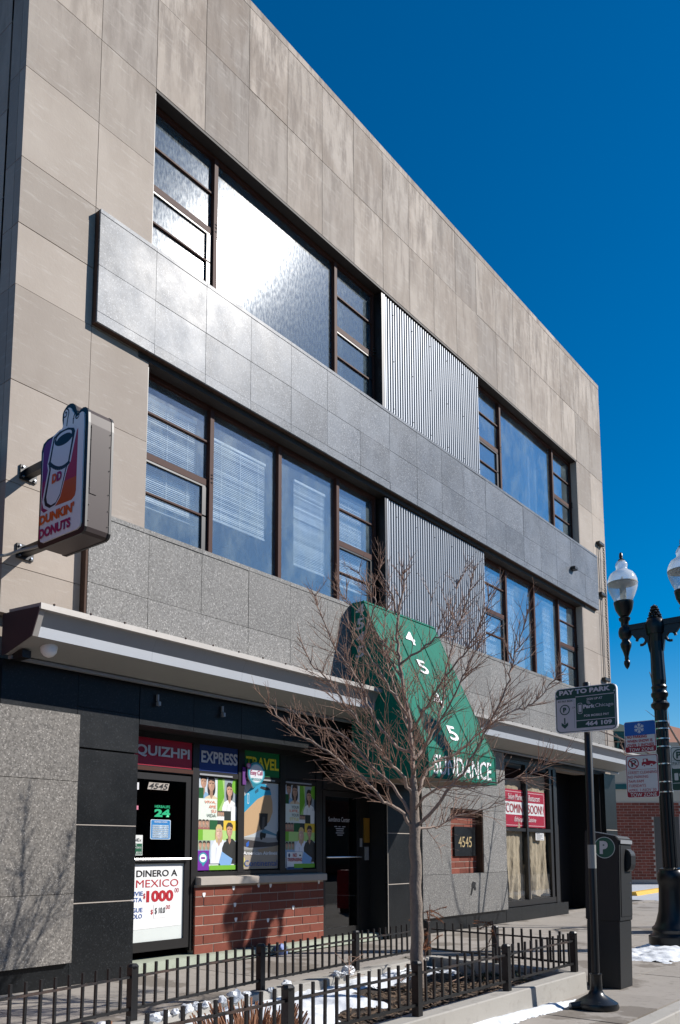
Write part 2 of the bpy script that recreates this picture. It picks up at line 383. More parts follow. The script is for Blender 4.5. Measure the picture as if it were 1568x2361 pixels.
def text(body, org, right, up, w, h, mat, parent, name='lettering', bold=0.0, lift=0.003, shear=0.0, spacing=1.0):
    """lettering fitted into w x h on a plane; org = bottom left corner, normal = right x up"""
    cu = bpy.data.curves.new('t', 'FONT'); cu.body = body; cu.size = 1.0; cu.offset = bold; cu.shear = shear; cu.space_character = spacing; cu.resolution_u = 3
    ob = bpy.data.objects.new('t', cu); me = bpy.data.meshes.new_from_object(ob)
    bpy.data.objects.remove(ob); bpy.data.curves.remove(cu)
    xs = [v.co.x for v in me.vertices]; ys = [v.co.y for v in me.vertices]
    x0, x1, y0, y1 = min(xs), max(xs), min(ys), max(ys)
    r = Vector(right).normalized(); u = Vector(up).normalized(); nrm = r.cross(u); base = Vector(org) + nrm * lift - (wloc(parent) if parent else Vector((0, 0, 0)))
    for v in me.vertices:
        v.co = base + r * ((v.co.x - x0) / (x1 - x0) * w) + u * ((v.co.y - y0) / (y1 - y0) * h)
    me.materials.clear(); me.materials.append(MT[mat]); me.name = name
    return link(name, me, parent)

class Print:
    """flat printed sheet: coloured shapes in a w x h frame, each layer a hair above the last"""
    def __init__(s, org, right, up, w, h, lift=0.0):
        s.o = Vector(org); s.r = Vector(right).normalized(); s.u = Vector(up).normalized(); s.n = s.r.cross(s.u); s.w = w; s.h = h; s.k = lift; s.mb = MB()
    def poly(s, pts, col):
        s.k += 0.00006
        vs = [s.o + s.r * (a * s.w) + s.u * (b * s.h) + s.n * s.k for a, b in pts]
        s.mb.add(vs, [tuple(range(len(vs)))], col); return s
    def rect(s, a0, b0, a1, b1, col): return s.poly([(a0, b0), (a1, b0), (a1, b1), (a0, b1)], col)
    def ell(s, a, b, ra, rb, col, n=18, t0=0.0, t1=360.0):
        return s.poly([(a + ra * math.cos(R(t0 + (t1 - t0) * i / n)), b + rb * math.sin(R(t0 + (t1 - t0) * i / n))) for i in range(n)], col)
    def rrect(s, a0, b0, a1, b1, ra, col, rb=None):
        rb = rb or ra * s.w / s.h; pts = []
        for (cx, cy, t) in ((a1 - ra, b1 - rb, 0), (a0 + ra, b1 - rb, 90), (a0 + ra, b0 + rb, 180), (a1 - ra, b0 + rb, 270)):
            pts += [(cx + ra * math.cos(R(t + 22.5 * i)), cy + rb * math.sin(R(t + 22.5 * i))) for i in range(5)]
        return s.poly(pts, col)
    def stroke(s, pts, wd, col):
        for (a, b), (c, d) in zip(pts[:-1], pts[1:]):
            dx, dy = (c - a) * s.w, (d - b) * s.h; L = math.hypot(dx, dy) or 1; nx, ny = -dy / L * wd / 2, dx / L * wd / 2
            s.poly([(a + nx / s.w, b + ny / s.h), (c + nx / s.w, d + ny / s.h), (c - nx / s.w, d - ny / s.h), (a - nx / s.w, b - ny / s.h)], col)
            s.k -= 0.00006
        s.k += 0.00006; return s
    def build(s, name, parent): return s.mb.build(name, 'print', parent)
FX, FU = (1, 0, 0), (0, 0, 1)          # reading directions on the facade
SX = (0, -1, 0)                         # reading direction on faces that look towards -x

# ------------------------------------------------------------------ ground
def ground(name, mat, x0, x1, y0, y1, z):
    o = MB().add([(x0, y0, z), (x1, y0, z), (x1, y1, z), (x0, y1, z)], [(0, 1, 2, 3)]).build(name, mat); o['kind'] = 'structure'; return o
ground('ground', 'asphalt', -900, 900, -900, 900, -0.16)
ground('street', 'asphalt', -300, 300, -14, 2.46, -0.145)
ground('parking_lot', 'lot', 25.4, 120, 2.62, 80, -0.012)
KB = MB().prism([(2.46, -0.15), (2.47, -0.005), (2.48, 0.006), (2.63, 0.006), (2.63, -0.15)], 'x', -40, 60).build('kerb', 'curb'); KB['kind'] = 'structure'
walk = MB().box(-40, 25.4, 2.65, 30, -0.15, -0.03).build('sidewalk', 'joint'); walk['kind'] = 'structure'
rg = random.Random(3)
for j, (ya, yb) in enumerate(((2.66, 3.5), (3.5, 5.0), (5.0, 6.5), (6.5, 8.06))):
    for i in range(0, 16):
        xa = 1.2 + i * 1.52; ox = 0.0
        if ya == 5.0 or ya == 3.5:
            if xa + 1.5 < 8.6: 
                if ya == 3.5: continue
        piece('paving_slab', 'walk', walk, xa + ox + 0.005, xa + ox + 1.515, ya + 0.005, yb - 0.005, -0.07, 0.0 + rg.uniform(-0.003, 0.003), rot=(rg.uniform(-.001, .001), rg.uniform(-.001, .001), 0))
for k, (xa, xb, ya, yb) in enumerate(((-30, 1.2, 2.66, 8.06), (11.2, 25.4, 8.2, 8.45))):
    piece('paving_slab', 'walk', walk, xa, xb, ya, yb, -0.07, -0.002)

# ------------------------------------------------------------------ the building
XL, XR, YF, ZT = 4.5, 22.11, 8.0, 14.34
bld = thing('commercial_building', 'three storey limestone office building with grey granite bands and shops below', 'building', (XL, YF, 0))
rb = random.Random(11)
# backing walls
wall = MB()
wall.box(XL + .02, XR - .02, 8.12, 8.4, 11.46, ZT - .02)
wall.box(XL + .02, 6.37, 8.12, 8.4, 3.4, 11.46); wall.box(20.34, XR - .02, 8.12, 8.4, 3.4, 11.46)
wall.box(6.37, 20.34, 8.12, 8.4, 7.62, 9.06); wall.box(6.37, 20.34, 8.12, 8.4, 3.3, 5.32)
wall.box(XR - .3, XR - .02, 8.4, 24, 0, ZT - .02); wall.box(XL + .12, XL + .3, 8.4, 24, 0, ZT - .02)
wall.box(XL + .12, XR - .02, 23.8, 24, 0, ZT - .02)
fw = wall.build('facade_wall', 'mortar', bld)
bx('roof', 'mortar', bld, XL + .3, XR - .3, 8.4, 23.8, 13.8, 13.95)
def lim(x0, x1, z0, z1, dy=0.0):
    piece('limestone_panel', 'limestone', fw, x0 + .004, x1 - .004, YF + dy + rb.uniform(-.002, .002), 8.13, z0 + .004, z1 - .004)
MOD = 0.8733
xs = [6.37 + MOD * i for i in range(17)]
ZC = [3.92, 4.45, 5.37, 6.52, 7.64, 8.38, 9.19, 10.33, 11.48]
for a, b in zip(ZC[:-1], ZC[1:]):
    lim(XL, 5.5, a, b); lim(21.24, XR, a, b)
    lim(5.5, 6.366, a, b); lim(20.345, 21.24, a, b)
for za, zb in ((11.48, 12.83), (12.83, ZT - .12)):
    for a, b in zip([XL, 5.5] + xs, [5.5] + xs + [21.24]): lim(a, b, za, zb)
    lim(21.24, XR, za, zb)
for a, b in zip([XL] + xs[1::2], xs[1::2] + [XR]):
    piece('coping_stone', 'limestone', fw, a + .002, b - .002, YF - .005, 8.42, ZT - .12, ZT)
# left return along the alley, in shade
sw = bx('side_wall', 'mortar', bld, XL + .05, XL + .12, 8.14, 24, 0, ZT - .02)
for a, b in zip(ZC + [12.83], ZC[1:] + [12.83, ZT - .005]):
    if b <= a: continue
    for ya, yb in ((8.34, 9.6), (9.6, 11.0), (11.0, 12.4)):
        piece('limestone_panel', 'limestone', sw, XL + .02, XL + .1, ya + .004, yb - .004, a + .004 - .3, b - .004 - .3)
    piece('limestone_panel', 'limestone', sw, XL + .003, XL + .1, 8.135, 8.33, a + .003, b - .003)
# soffits of the two window openings and jamb linings
MB().box(6.37, 20.34, 8.005, 8.4, 11.44, 11.478).build('window_head', 'headpaint', bld)
MB().box(6.2, 20.5, 7.99, 8.4, 7.585, 7.66).build('window_head', 'headpaint', bld)
bx('window_jamb', 'sill', bld, 20.32, 20.345, 8.004, 8.4, 9.1, 11.44)
bx('window_jamb', 'sill', bld, 20.32, 20.345, 8.004, 8.4, 5.35, 7.59)
bx('window_jamb', 'bronze', bld, 6.365, 6.385, 8.02, 8.4, 9.1, 11.44)
bx('window_jamb', 'bronze', bld, 6.365, 6.385, 8.02, 8.4, 5.35, 7.59)

# granite bands
bxs = [5.5] + xs + [21.215]
def band(mat, z0, zm, z1, cap, zb=None):
    st = bx('granite_band', 'rust', bld, 5.5, 21.215, 7.925, 8.0, z0 + .002, z1 - .002)
    zz = [z0] + ([zb] if zb else []) + [zm, z1 - cap]
    for a, b in zip(bxs[:-1], bxs[1:]):
        for c, d in zip(zz[:-1], zz[1:]):
            piece('granite_panel', mat, st, a + .003, b - .003, 7.9 + rb.uniform(-.0025, .0025), 7.94, c + .003, d - .003, rot=(0, 0, rb.uniform(-.0012, .0012)))
    for a, b in zip(bxs[:-1], bxs[1:]):
        piece('cap_stone', mat, st, a + .002, b - .002, 7.893, 8.12, z1 - cap, z1)
    return st
band('gband', 7.66, 8.39, 9.12, 0.05, 7.795)
band('glow', 3.6, 4.48, 5.345, 0.055)

# ------------------------------------------------------------------ upper windows
def window(nm, x0, x1, z0, z1, mull, dirty, sashes, bars, meet, bottom_gap=0.0):
    """frame mesh with its mullions; panes, glazing bars and rails hang below it"""
    g = 'glassdirty' if dirty else 'glass'
    f = MB(); Y0, Y1 = 8.17, 8.25
    f.box(x0, x1, Y0, Y1, z1 - .06, z1); f.box(x0, x1, Y0, Y1, z0, z0 + .05)
    f.box(x0, x0 + .05, Y0, Y1, z0 + .05, z1 - .06); f.box(x1 - .05, x1, Y0, Y1, z0 + .05, z1 - .06)
    for m in mull: f.box(m - .035, m + .035, Y0 - .02, Y1, z0 + .05, z1 - .06)
    w = f.build('window', 'frame', bld)
    ed = [x0 + .05] + [v for m in mull for v in (m - .035, m + .035)] + [x1 - .05]
    for k in range(0, len(ed), 2):
        a, b = ed[k], ed[k + 1]
        if k // 2 in sashes:
            zs = [z0 + .05] + bars[:]; zs = sorted(zs + [z1 - .06])
            # stacked lights: bars are thin, the meeting rail is deep
            lv = [z0 + .05] + sorted(bars) + [z1 - .06]
            for c, d in zip(lv[:-1], lv[1:]):
                up = c >= meet - .01
                MB().box(a + .01, b - .01, 8.215, 8.221, c + .012, d - .012).build('pane', g, w)
            for z in bars:
                hgt = .045 if abs(z - meet) < .02 else .012
                MB().box(a, b, 8.185, 8.235, z - hgt, z + hgt).build('glazing_bar' if hgt < .02 else 'meeting_rail', 'frame', w)
            MB().box(a, b, 8.19, 8.24, meet - .075, meet - .045).build('painted_rail_shadow', 'bronze', w)  # dark strip painted in as the shade under the meeting rail
            sg = MB(); e = b if k // 2 < len(ed) // 4 + 1 else b
            sg.box(b - .1, b, 8.185, 8.232, z0 + .05, meet - .075)
            sg.build('sash_stile', 'bronze', w)
            h = MB()
            for q in (-.05, .01, .06): h.tube([(b + .0, 8.165, meet + q + .05), (b + .05, 8.15, meet + q + .06)], .012, 6)
            h.build('hinge', 'bronze', w)
        else:
            MB().box(a + .005, b - .005, 8.215, 8.221, z0 + .05, z1 - .06).build('pane', g, w)
    return w
UB = [9.735, 10.235, 10.836]; LBR = [5.97, 6.46, 7.055]
wu1 = window('w', 6.385, 11.55, 9.1, 11.44, [7.62, 10.41], True, (0, 2), UB, 10.235)
wu2 = window('w', 15.2, 20.32, 9.1, 11.44, [16.35, 19.14], False, (0, 2), UB, 10.235)
wl1 = window('w', 6.385, 11.55, 5.345, 7.59, [7.62, 9.03, 10.45], False, (0, 3), LBR, 6.46)
wl2 = window('w', 15.25, 20.32, 5.345, 7.59, [16.42, 17.83, 19.2], False, (0, 3), LBR, 6.46)
# rooms behind the glass
def room(x0, x1, z0, z1, y0, y1, mat):
    b = MB(); t = .05
    b.box(x0, x1, y1, y1 + t, z0, z1); b.box(x0 - t, x0, y0, y1, z0, z1); b.box(x1, x1 + t, y0, y1, z0, z1)
    b.box(x0, x1, y0, y1, z1, z1 + t); b.box(x0, x1, y0, y1, z0 - t, z0)
    return b.build('interior_room', mat, bld)
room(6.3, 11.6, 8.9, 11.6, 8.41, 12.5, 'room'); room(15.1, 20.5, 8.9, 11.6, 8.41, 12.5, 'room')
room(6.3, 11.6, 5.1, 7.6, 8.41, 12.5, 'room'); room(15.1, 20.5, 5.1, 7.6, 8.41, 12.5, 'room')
bx('column', 'curtain', bld, 9.05, 9.45, 9.2, 9.6, 8.9, 11.6)
def blind(w, x0, x1, z0, z1, tilt=1.05):
    b = MB(); z = z1
    b.box(x0, x1, 8.29, 8.33, z1, z1 + .035)
    while z > z0:
        tt_ = tilt + rb.gauss(0, .14); c, s = .013 * math.cos(tt_), .013 * math.sin(tt_)
        b.add([(x0, 8.31 - c, z - s), (x1, 8.31 - c, z - s), (x1, 8.31 + c, z + s), (x0, 8.31 + c, z + s)], [(0, 1, 2, 3)]); z -= .027
    b.box(x0, x1, 8.3, 8.325, z0 - .02, z0)
    for q in (.15, .5, .85): b.box(x0 + (x1 - x0) * q, x0 + (x1 - x0) * q + .006, 8.292, 8.294, z0, z1)
    return b.build('blind', 'blind', w, kind='stuff')
blind(wl1, 6.42, 7.46, 5.85, 7.3); blind(wl1, 7.78, 8.86, 6.05, 7.2); blind(wl1, 9.52, 10.3, 5.86, 7.2); blind(wl1, 10.55, 11.3, 5.8, 7.3)
blind(wl2, 15.4, 16.3, 5.6, 7.35); blind(wl2, 16.55, 17.1, 5.6, 7.25); blind(wl2, 18.6, 19.1, 5.7, 7.35); blind(wl2, 19.4, 20.2, 5.6, 7.35)
def curtain(w, x0, x1, z0, z1, y=8.45):
    n = 40; b = MB(); vs = []
    for i in range(n + 1):
        x = x0 + (x1 - x0) * i / n; yy = y + .03 * math.sin(i * 1.3) + .015 * math.sin(i * 2.9)
        vs += [(x, yy, z0), (x, yy, z1)]
    b.add(vs, [(2 * i, 2 * i + 2, 2 * i + 3, 2 * i + 1) for i in range(n)])
    return b.build('curtain', 'curtain', w, smooth=True)
curtain(wu1, 10.75, 10.95, 9.1, 10.9); curtain(wu2, 18.0, 18.8, 9.1, 11.3); curtain(wl2, 17.2, 17.7, 5.4, 7.2)
bx('cardboard_sheet', 'paper', wl2, 17.0, 17.55, 8.3, 8.31, 5.4, 6.25)
pt = MB(); rp = random.Random(5)
for k in range(16):
    a = rp.uniform(0, 6.28); L = rp.uniform(.25, .55); d = Vector((math.cos(a) * .55, math.sin(a) * .25, 1)).normalized(); p0 = Vector((8.75, 8.75, 9.2)); p1 = p0 + d * L; sd = d.cross(Vector((0, 1, 0))).normalized() * .018
    q = p1 + Vector((math.cos(a) * .12, 0, -.02))
    pt.add([p0 - sd * .5, p0 + sd * .5, p1 + sd, q, p1 - sd], [(0, 1, 2, 3, 4)])
pl = pt.build('house_plant', simple('house_plant_leaf', (0.1, 0.2, 0.05)), None); pl['kind'] = 'stuff'
tag(pl, 'spiky green house plant behind the sun-struck top floor window', 'plant')
pot = MB().lathe([(.09, 0), (.12, .22), (.13, .22), (.13, .25), (.1, .25)], (8.75, 8.75, 8.96), 12).build('pot', 'brick', None)
tag(pot, 'clay pot under the spiky plant behind the top floor window', 'plant pot')

# corrugated panels
def corrugated(x0, x1, z0, z1, yf):
    n = 44; prof = []; b = MB(); p = (x1 - x0) / n
    for i in range(n):
        xx = x0 + i * p
        prof += [(xx, yf + .052), (xx + p * .42, yf + .052), (xx + p * .48, yf + .006), (xx + p * .54, yf), (xx + p * .9, yf), (xx + p * .96, yf + .006)]
    prof.append((x1, yf + .052))
    vs = [(x, y, z) for z in (z0, z1) for x, y in prof]; m = len(prof)
    b.add(vs, [(i, i + 1, m + i + 1, m + i) for i in range(m - 1)])
    c = b.build('corrugated_panel', 'galv', bld)
    e = MB().box(x0 - .1, x0, yf - .01, 8.3, z0, z1); e.box(x0 - .05, x1 + .03, yf + .05, 8.3, z0, z1)
    e.build('panel_frame', 'bronze', c)
    MB().box(x0 - .035, x0 - .003, yf - .015, yf + .02, z0, z1).build('edge_trim', 'galv', c)
    sc = MB()
    for z in (z0 + .25, (z0 + z1) / 2, z1 - .25):
        for i in range(3, n, 8): sc.lathe([(.012, 0), (.012, .006)], (x0 + (i + .5) * p, yf - .004, z), 6)
    sc.build('screw_heads', 'bronze', c, kind='stuff')
    return c
corrugated(11.66, 15.12, 9.08, 11.4, 8.02); corrugated(11.7, 15.2, 5.33, 7.56, 8.02)

# ------------------------------------------------------------------ metal canopy over the shops
CX = 4.55
cn = MB().prism([(7.3, 3.838), (7.3, 3.9), (7.89, 3.935), (7.89, 3.875), (7.4, 3.85), (7.4, 3.838)], 'x', CX, XR).build('canopy', 'alulip', bld)
for i in range(12):
    xa, xb = CX + .07 + i * 1.459, min(CX + .07 + (i + 1) * 1.459, XR)
    MB().prism([(7.365, 3.837), (7.385, 3.837), (7.46, 3.695), (7.44, 3.695)], 'x', xa + .001, xb - .001).build('fascia_sheet', 'alu', cn)
    MB().prism([(7.437, 3.694), (7.452, 3.694), (7.457, 3.585), (7.442, 3.585)], 'x', xa + .001, xb - .001).build('fascia_flange', 'flange', cn)
MB().prism([(7.33, 3.836), (7.46, 3.836), (7.46, 3.583), (7.437, 3.583)], 'x', CX, CX + .066).build('corner_post', 'alulip', cn)
MB().prism([(7.305, 3.838), (7.43, 3.58), (7.92, 3.46), (7.99, 3.46), (7.99, 3.9), (7.89, 3.9), (7.305, 3.86)], 'x', CX - .012, CX - .002).build('end_plate', simple('plum_brown_end_plate', (0.065, 0.047, 0.05), 0.4, 0.1), cn)
MB().prism([(7.455, 3.585), (7.95, 3.465), (7.95, 3.49), (7.455, 3.61)], 'x', CX, XR).build('soffit', 'soffit', cn)
bx('soffit_trim', 'alu', cn, CX + .05, XR, 7.9, 7.96, 3.43, 3.462)
bt = MB()
for i in range(40): bt.lathe([(.012, 0), (.014, .01), (.006, .018)], (CX + .15 + i * .44, 7.303, 3.9), 6)
bt.build('rusty_bolts', 'rust', cn, kind='stuff')
for x in (6.62, 7.72, 9.05):
    h = MB().box(x - .012, x + .012, 7.96, 7.988, 3.26, 3.34); h.box(x - .018, x + .018, 7.93, 7.975, 3.2, 3.25)
    h.build('hanger_clip', 'alu', bld)

# ------------------------------------------------------------------ shop front, ground floor
gf = MB()
gf.box(XL + .02, 6.36, 8.06, 8.6, 0, 3.45); gf.box(6.37, 10.42, 8.06, 8.55, 2.95, 3.45); gf.box(10.42, 12.54, 8.06, 8.3, 2.6, 3.45)
gf.box(11.57, 12.54, 8.06, 8.6, 0, 2.6); gf.box(12.54, 13.5, 8.06, 8.6, 0, 3.4); gf.box(13.5, 14.8, 8.2, 8.6, 0, 3.4); gf.box(13.5, 14.8, 8.06, 8.2, 0, .9); gf.box(13.5, 14.8, 8.06, 8.2, 2.25, 3.4)
gf.box(14.8, 15.72, 8.06, 8.6, 0, 3.4); gf.box(15.72, 21.3, 8.06, 8.5, 3.36, 3.45); gf.box(21.31, 22.08, 8.06, 8.5, 0, 3.4)
gw = gf.build('ground_floor_wall', 'ink', bld)
def slab(mat, x0, x1, yf, z0, z1, nm='granite_panel', yb=8.07):
    return piece(nm, mat, gw, x0 + .003, x1 - .003, yf + rb.uniform(-.002, .002), yb, z0 + .003, z1 - .003)
# warm grey pillar at the corner
for a, b in ((.245, .98), (.98, 2.2), (2.2, 2.95)): slab('gpil', XL + .01, 5.497, 7.94, a, b)
slab('black', XL + .03, 5.5, 8.0, 0, .25, 'black_panel'); slab('black', XL + .06, 5.5, 8.0, 2.95, 3.44, 'black_panel')
for a, b in ((0, .86), (.875, 1.725), (1.735, 2.58), (2.595, 3.05), (3.05, 3.44)): slab('black', 5.5, 6.365, 8.0, a, b, 'black_panel')
jl = MB()
for z in (.868, 1.73): jl.box(5.5, 6.36, 8.003, 8.02, z - .006, z + .006)
jl.build('white_joint', 'sill', gw)
for a, b in zip([6.37, 7.24, 8.11, 8.98, 9.85], [7.24, 8.11, 8.98, 9.85, 10.42]): slab('black', a, b, 8.0, 2.945, 3.44, 'black_panel')
# black pier right of the entrance and grey granite with the brick niche
for a, b in ((0, .88), (.892, 1.72), (1.732, 2.6)): slab('black', 11.57, 12.54, 8.0, a, b, 'black_panel')
jl = MB()
for z in (.886, 1.726): jl.box(11.575, 12.535, 8.003, 8.02, z - .006, z + .006)
jl.box(11.56, 11.57, 7.998, 8.01, .1, 2.6)
jl.build('white_joint', 'sill', gw)
for z0, z1 in ((.265, 1.015), (2.215, 2.96), (2.96, 3.42)):
    slab('glow', 12.55, 13.64 if z0 > 1.1 else 14.14, 7.95, z0, z1); slab('glow', 13.64 if z0 > 1.1 else 14.14, 14.76 if z0 > 1.1 else 15.71, 7.95, z0, z1)
    if z0 > 1.1: slab('glow', 14.76, 15.71, 7.95, z0, z1)
slab('glow', 12.55, 13.52, 7.95, 1.015, 2.215); slab('glow', 14.75, 15.71, 7.95, 1.015, 2.215)
slab('black', 12.55, 14.1, 8.0, 0, .27, 'black_panel'); slab('black', 14.1, 15.71, 8.0, 0, .27, 'black_panel')
bx('niche_lining', 'rust', bld, 14.73, 14.752, 7.965, 8.12, 1.02, 2.21); bx('niche_lining', 'rust', bld, 13.52, 14.73, 7.97, 8.12, 2.19, 2.213)
nb = bx('brick_niche', 'bmortar', bld, 13.5, 14.8, 8.1125, 8.2, .95, 2.25)
zz = 1.0; r = 0
while zz < 2.22:
    xx = 13.42 - (.17 if r % 2 else 0)
    while xx < 14.78:
        a, b = max(xx, 13.5), min(xx + .325, 14.79)
        if b - a > .05: piece('brick', 'brick', nb, a, b, 8.105 + rb.uniform(0, .004), 8.13, zz, zz + .105)
        xx += .338
    zz += .118; r += 1
pq = bx('number_plaque', 'black', nb, 13.85, 14.66, 8.07, 8.1, 1.33, 1.885, bevel=.004)
text('4545', (13.99, 8.07, 1.5), FX, FU, .5, .2, 'gold', nb)
hole = MB().poly if False else None
hd = MB(); hp = [(0, .06), (.05, .1), (.1, .09), (.16, .07), (.13, .02), (.16, -.05), (.12, -.07), (.06, 0), (-.02, -.16), (-.05, -.14), (.0, -.02)]
hd.prism([(14.24 + x, .76 + z) for x, z in hp], 'y', 7.942, 7.952)
hd.build('broken_hole', 'ink', gw)

# left shop: door, brick apron, sill, windows
SY = 8.4
sf = MB()
sf.box(6.37, 10.4, SY, SY + .08, 2.44, 2.51); sf.box(6.37, 10.4, SY, SY + .08, 2.87, 2.95)
for a, b in ((7.6, 7.715), (8.465, 8.585), (9.345, 9.465), (10.19, 10.34)): sf.box(a, b, SY - .005, SY + .075, .15 if a < 8 or a > 10 else 1.14, 2.87)
sf.box(7.715, 10.19, SY, SY + .08, 1.1, 1.16)
sfo = sf.build('shop_front', 'bronze', bld)
MB().box(6.37, 7.6, SY - .012, SY - .002, 2.45, 2.5).build('painted_sun_strip', 'frame', sfo)  # paler strip paints sunlight onto the bar over the door
for a, b in ((7.72, 8.46), (8.59, 9.34), (9.47, 10.185)):
    MB().box(a, b, SY + .03, SY + .036, 1.16, 2.44).build('pane', 'glassshop', sfo)
    MB().box(a, b - .12, SY - .01, SY + .0, 2.452, 2.475).build('painted_sun_strip', 'alu', sfo)  # bright strip stands in for the sunlit stretch of the bar
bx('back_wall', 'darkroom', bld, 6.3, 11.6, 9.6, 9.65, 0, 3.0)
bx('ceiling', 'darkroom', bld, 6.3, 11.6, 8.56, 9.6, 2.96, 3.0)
dr = MB(); dr.box(6.4, 6.5, SY + .01, SY + .06, .2, 2.42); dr.box(7.5, 7.595, SY + .01, SY + .06, .2, 2.42); dr.box(6.5, 7.5, SY + .01, SY + .06, 2.34, 2.42); dr.box(6.5, 7.5, SY + .01, SY + .06, .2, .32); dr.box(6.5, 7.5, SY + .012, SY + .058, 1.28, 1.33)
dro = dr.build('shop_door', 'bronze', bld)
MB().box(6.5, 7.5, SY + .03, SY + .036, 1.33, 2.34).build('pane', 'glassdark', dro)
MB().box(6.5, 7.5, SY + .03, SY + .045, .32, 1.28).build('lower_panel', 'offwhite', dro)
MB().tube([(6.42, SY - .04, 1.335), (7.56, SY - .04, 1.335)], .016, 8).build('push_bar', 'steel', dro)
ap = bx('brick_wall', 'bmortar', bld, 7.66, 10.32, 8.3645, 8.5, .1, .99)
z = .1; r = 0
while z < .93:
    x = 7.63 - (.19 if r % 2 else 0)
    while x < 10.32:
        a, b = max(x, 7.65), min(x + .352, 10.32)
        if b - a > .06: piece('brick', 'brick', ap, a, b, 8.355 + rb.uniform(0, .005), 8.39, z + rb.uniform(-.002, .002), z + .11, rot=(0, 0, rb.uniform(-.004, .004)))
        x += .366
    z += .1245; r += 1
sp = MB()
for x, z in ((7.8, .86), (8.35, .93), (8.38, .7), (8.85, .95), (9.1, .94), (9.05, .45), (9.6, .6), (10.2, .96), (8.4, .5)):
    sp.add([(x + .025 * math.cos(t) * (1 + .4 * math.sin(3 * t)), 8.3535, z + .04 * math.sin(t) * (1 + .3 * math.cos(2 * t))) for t in [k * .63 for k in range(10)]], [tuple(range(10))])
sp.build('paint_splash', 'white', ap, kind='stuff')
MB().prism([(8.29, .985), (8.29, 1.085), (8.42, 1.1), (8.42, .985)], 'x', 7.68, 10.33).build('window_sill', 'sill', bld, bevel=.006)
st = MB().prism([(8.12, 0), (8.15, .09), (8.2, .1), (8.6, .1), (8.6, 0)], 'x', 6.37, 11.57).build('threshold_step', 'step', bld)
# shop name panels
def namep(nm, mat, x0, x1, body, tm, tx0, tw, tz0, th, label, bold=.03, shear=0):
    t = thing('shop_sign', label, 'sign', ((x0 + x1) / 2, SY + .02, 2.515), 'name panels over the corner shop')
    bx('panel', mat, t, x0, x1, SY + .01, SY + .03, 2.515, 2.868)
    if body: text(body, (tx0, SY + .01, tz0), FX, FU, tw, th, tm, t, bold=bold, lift=.012)
    return t
namep('q', 'signred', 6.38, 7.59, 'QUIZHPI', 'silver', 6.64, .9, 2.62, .155, 'red QUIZHPI panel above the shop door')
namep('e', 'signblue', 7.725, 8.455, 'EXPRESS', 'silver', 7.75, .69, 2.625, .165, 'blue EXPRESS panel above the left poster window')
namep('t', 'signgreen', 8.595, 9.335, 'TRAVEL', 'yellow', 8.61, .70, 2.615, .17, 'green TRAVEL panel with yellow letters')
namep('n', 'ink', 9.475, 10.18, None, None, 0, 0, 0, 0, 'unlit black panel at the right end of the name signs')
# posters behind the glass
PY = SY + .026
GR, DG, LG, YE, WH, SK, DK, BL = (.16, .42, .03), (.01, .1, .03), (.4, .62, .2), (.72, .5, .05), (.78, .8, .78), (.52, .3, .2), (.025, .022, .02), (.25, .42, .62)
def person_print(p, a, b, s, hair, shirt, aspect, long=False, skin=SK):
    """small printed figure: shoulders, neck, face, hair, features, folds"""
    w = s; h = s * aspect; dk = lambda c, f: tuple(x * f for x in c)
    if long: p.ell(a, b - h * .4, w * .58, h * 1.0, dk(hair, .8)); p.ell(a - w * .3, b - h * .5, w * .2, h * .8, hair)
    p.poly([(a - w * 1.1, b - h * 3.4), (a + w * 1.1, b - h * 3.4), (a + w * 1.15, b - h * 2.0), (a + w * .85, b - h * 1.4), (a + w * .3, b - h * 1.15), (a - w * .3, b - h * 1.15), (a - w * .85, b - h * 1.4), (a - w * 1.15, b - h * 2.0)], shirt)
    p.poly([(a + w * .3, b - h * 3.4), (a + w * 1.1, b - h * 3.4), (a + w * 1.15, b - h * 2.0), (a + w * .7, b - h * 1.5)], dk(shirt, .78)); p.poly([(a - w * .5, b - h * 3.2), (a - w * .3, b - h * 1.7), (a - w * .42, b - h * 1.7)], dk(shirt, .7)); p.poly([(a - w * .25, b - h * 1.16), (a + w * .25, b - h * 1.16), (a, b - h * 1.6)], dk(skin, .85))
    p.poly([(a - w * .2, b - h * 1.25), (a + w * .2, b - h * 1.25), (a + w * .22, b - h * .5), (a - w * .22, b - h * .5)], dk(skin, .75))
    p.ell(a, b, w * .46, h * .72, skin); p.ell(a + w * .17, b - h * .05, w * .28, h * .6, dk(skin, .86)); p.ell(a - w * .12, b - h * .1, w * .16, h * .2, tuple(min(1, x * 1.2) for x in skin))
    p.poly([(a - w * .5, b + h * .1), (a - w * .42, b + h * .28), (a - w * .1, b + h * .42), (a + w * .38, b + h * .3), (a + w * .5, b + h * .1), (a + w * .5, b + h * .55), (a + w * .2, b + h * .85), (a - w * .25, b + h * .85), (a - w * .5, b + h * .5)], hair)
    p.rect(a - w * .3, b + h * .05, a - w * .08, b + h * .13, dk(hair, .6)); p.rect(a + w * .1, b + h * .05, a + w * .32, b + h * .13, dk(hair, .6)); p.poly([(a - w * .03, b - h * .02), (a + w * .08, b - h * .22), (a - w * .05, b - h * .22)], dk(skin, .7)); p.poly([(a - w * .18, b - h * .36), (a + w * .2, b - h * .36), (a, b - h * .47)], (.6, .3, .28))
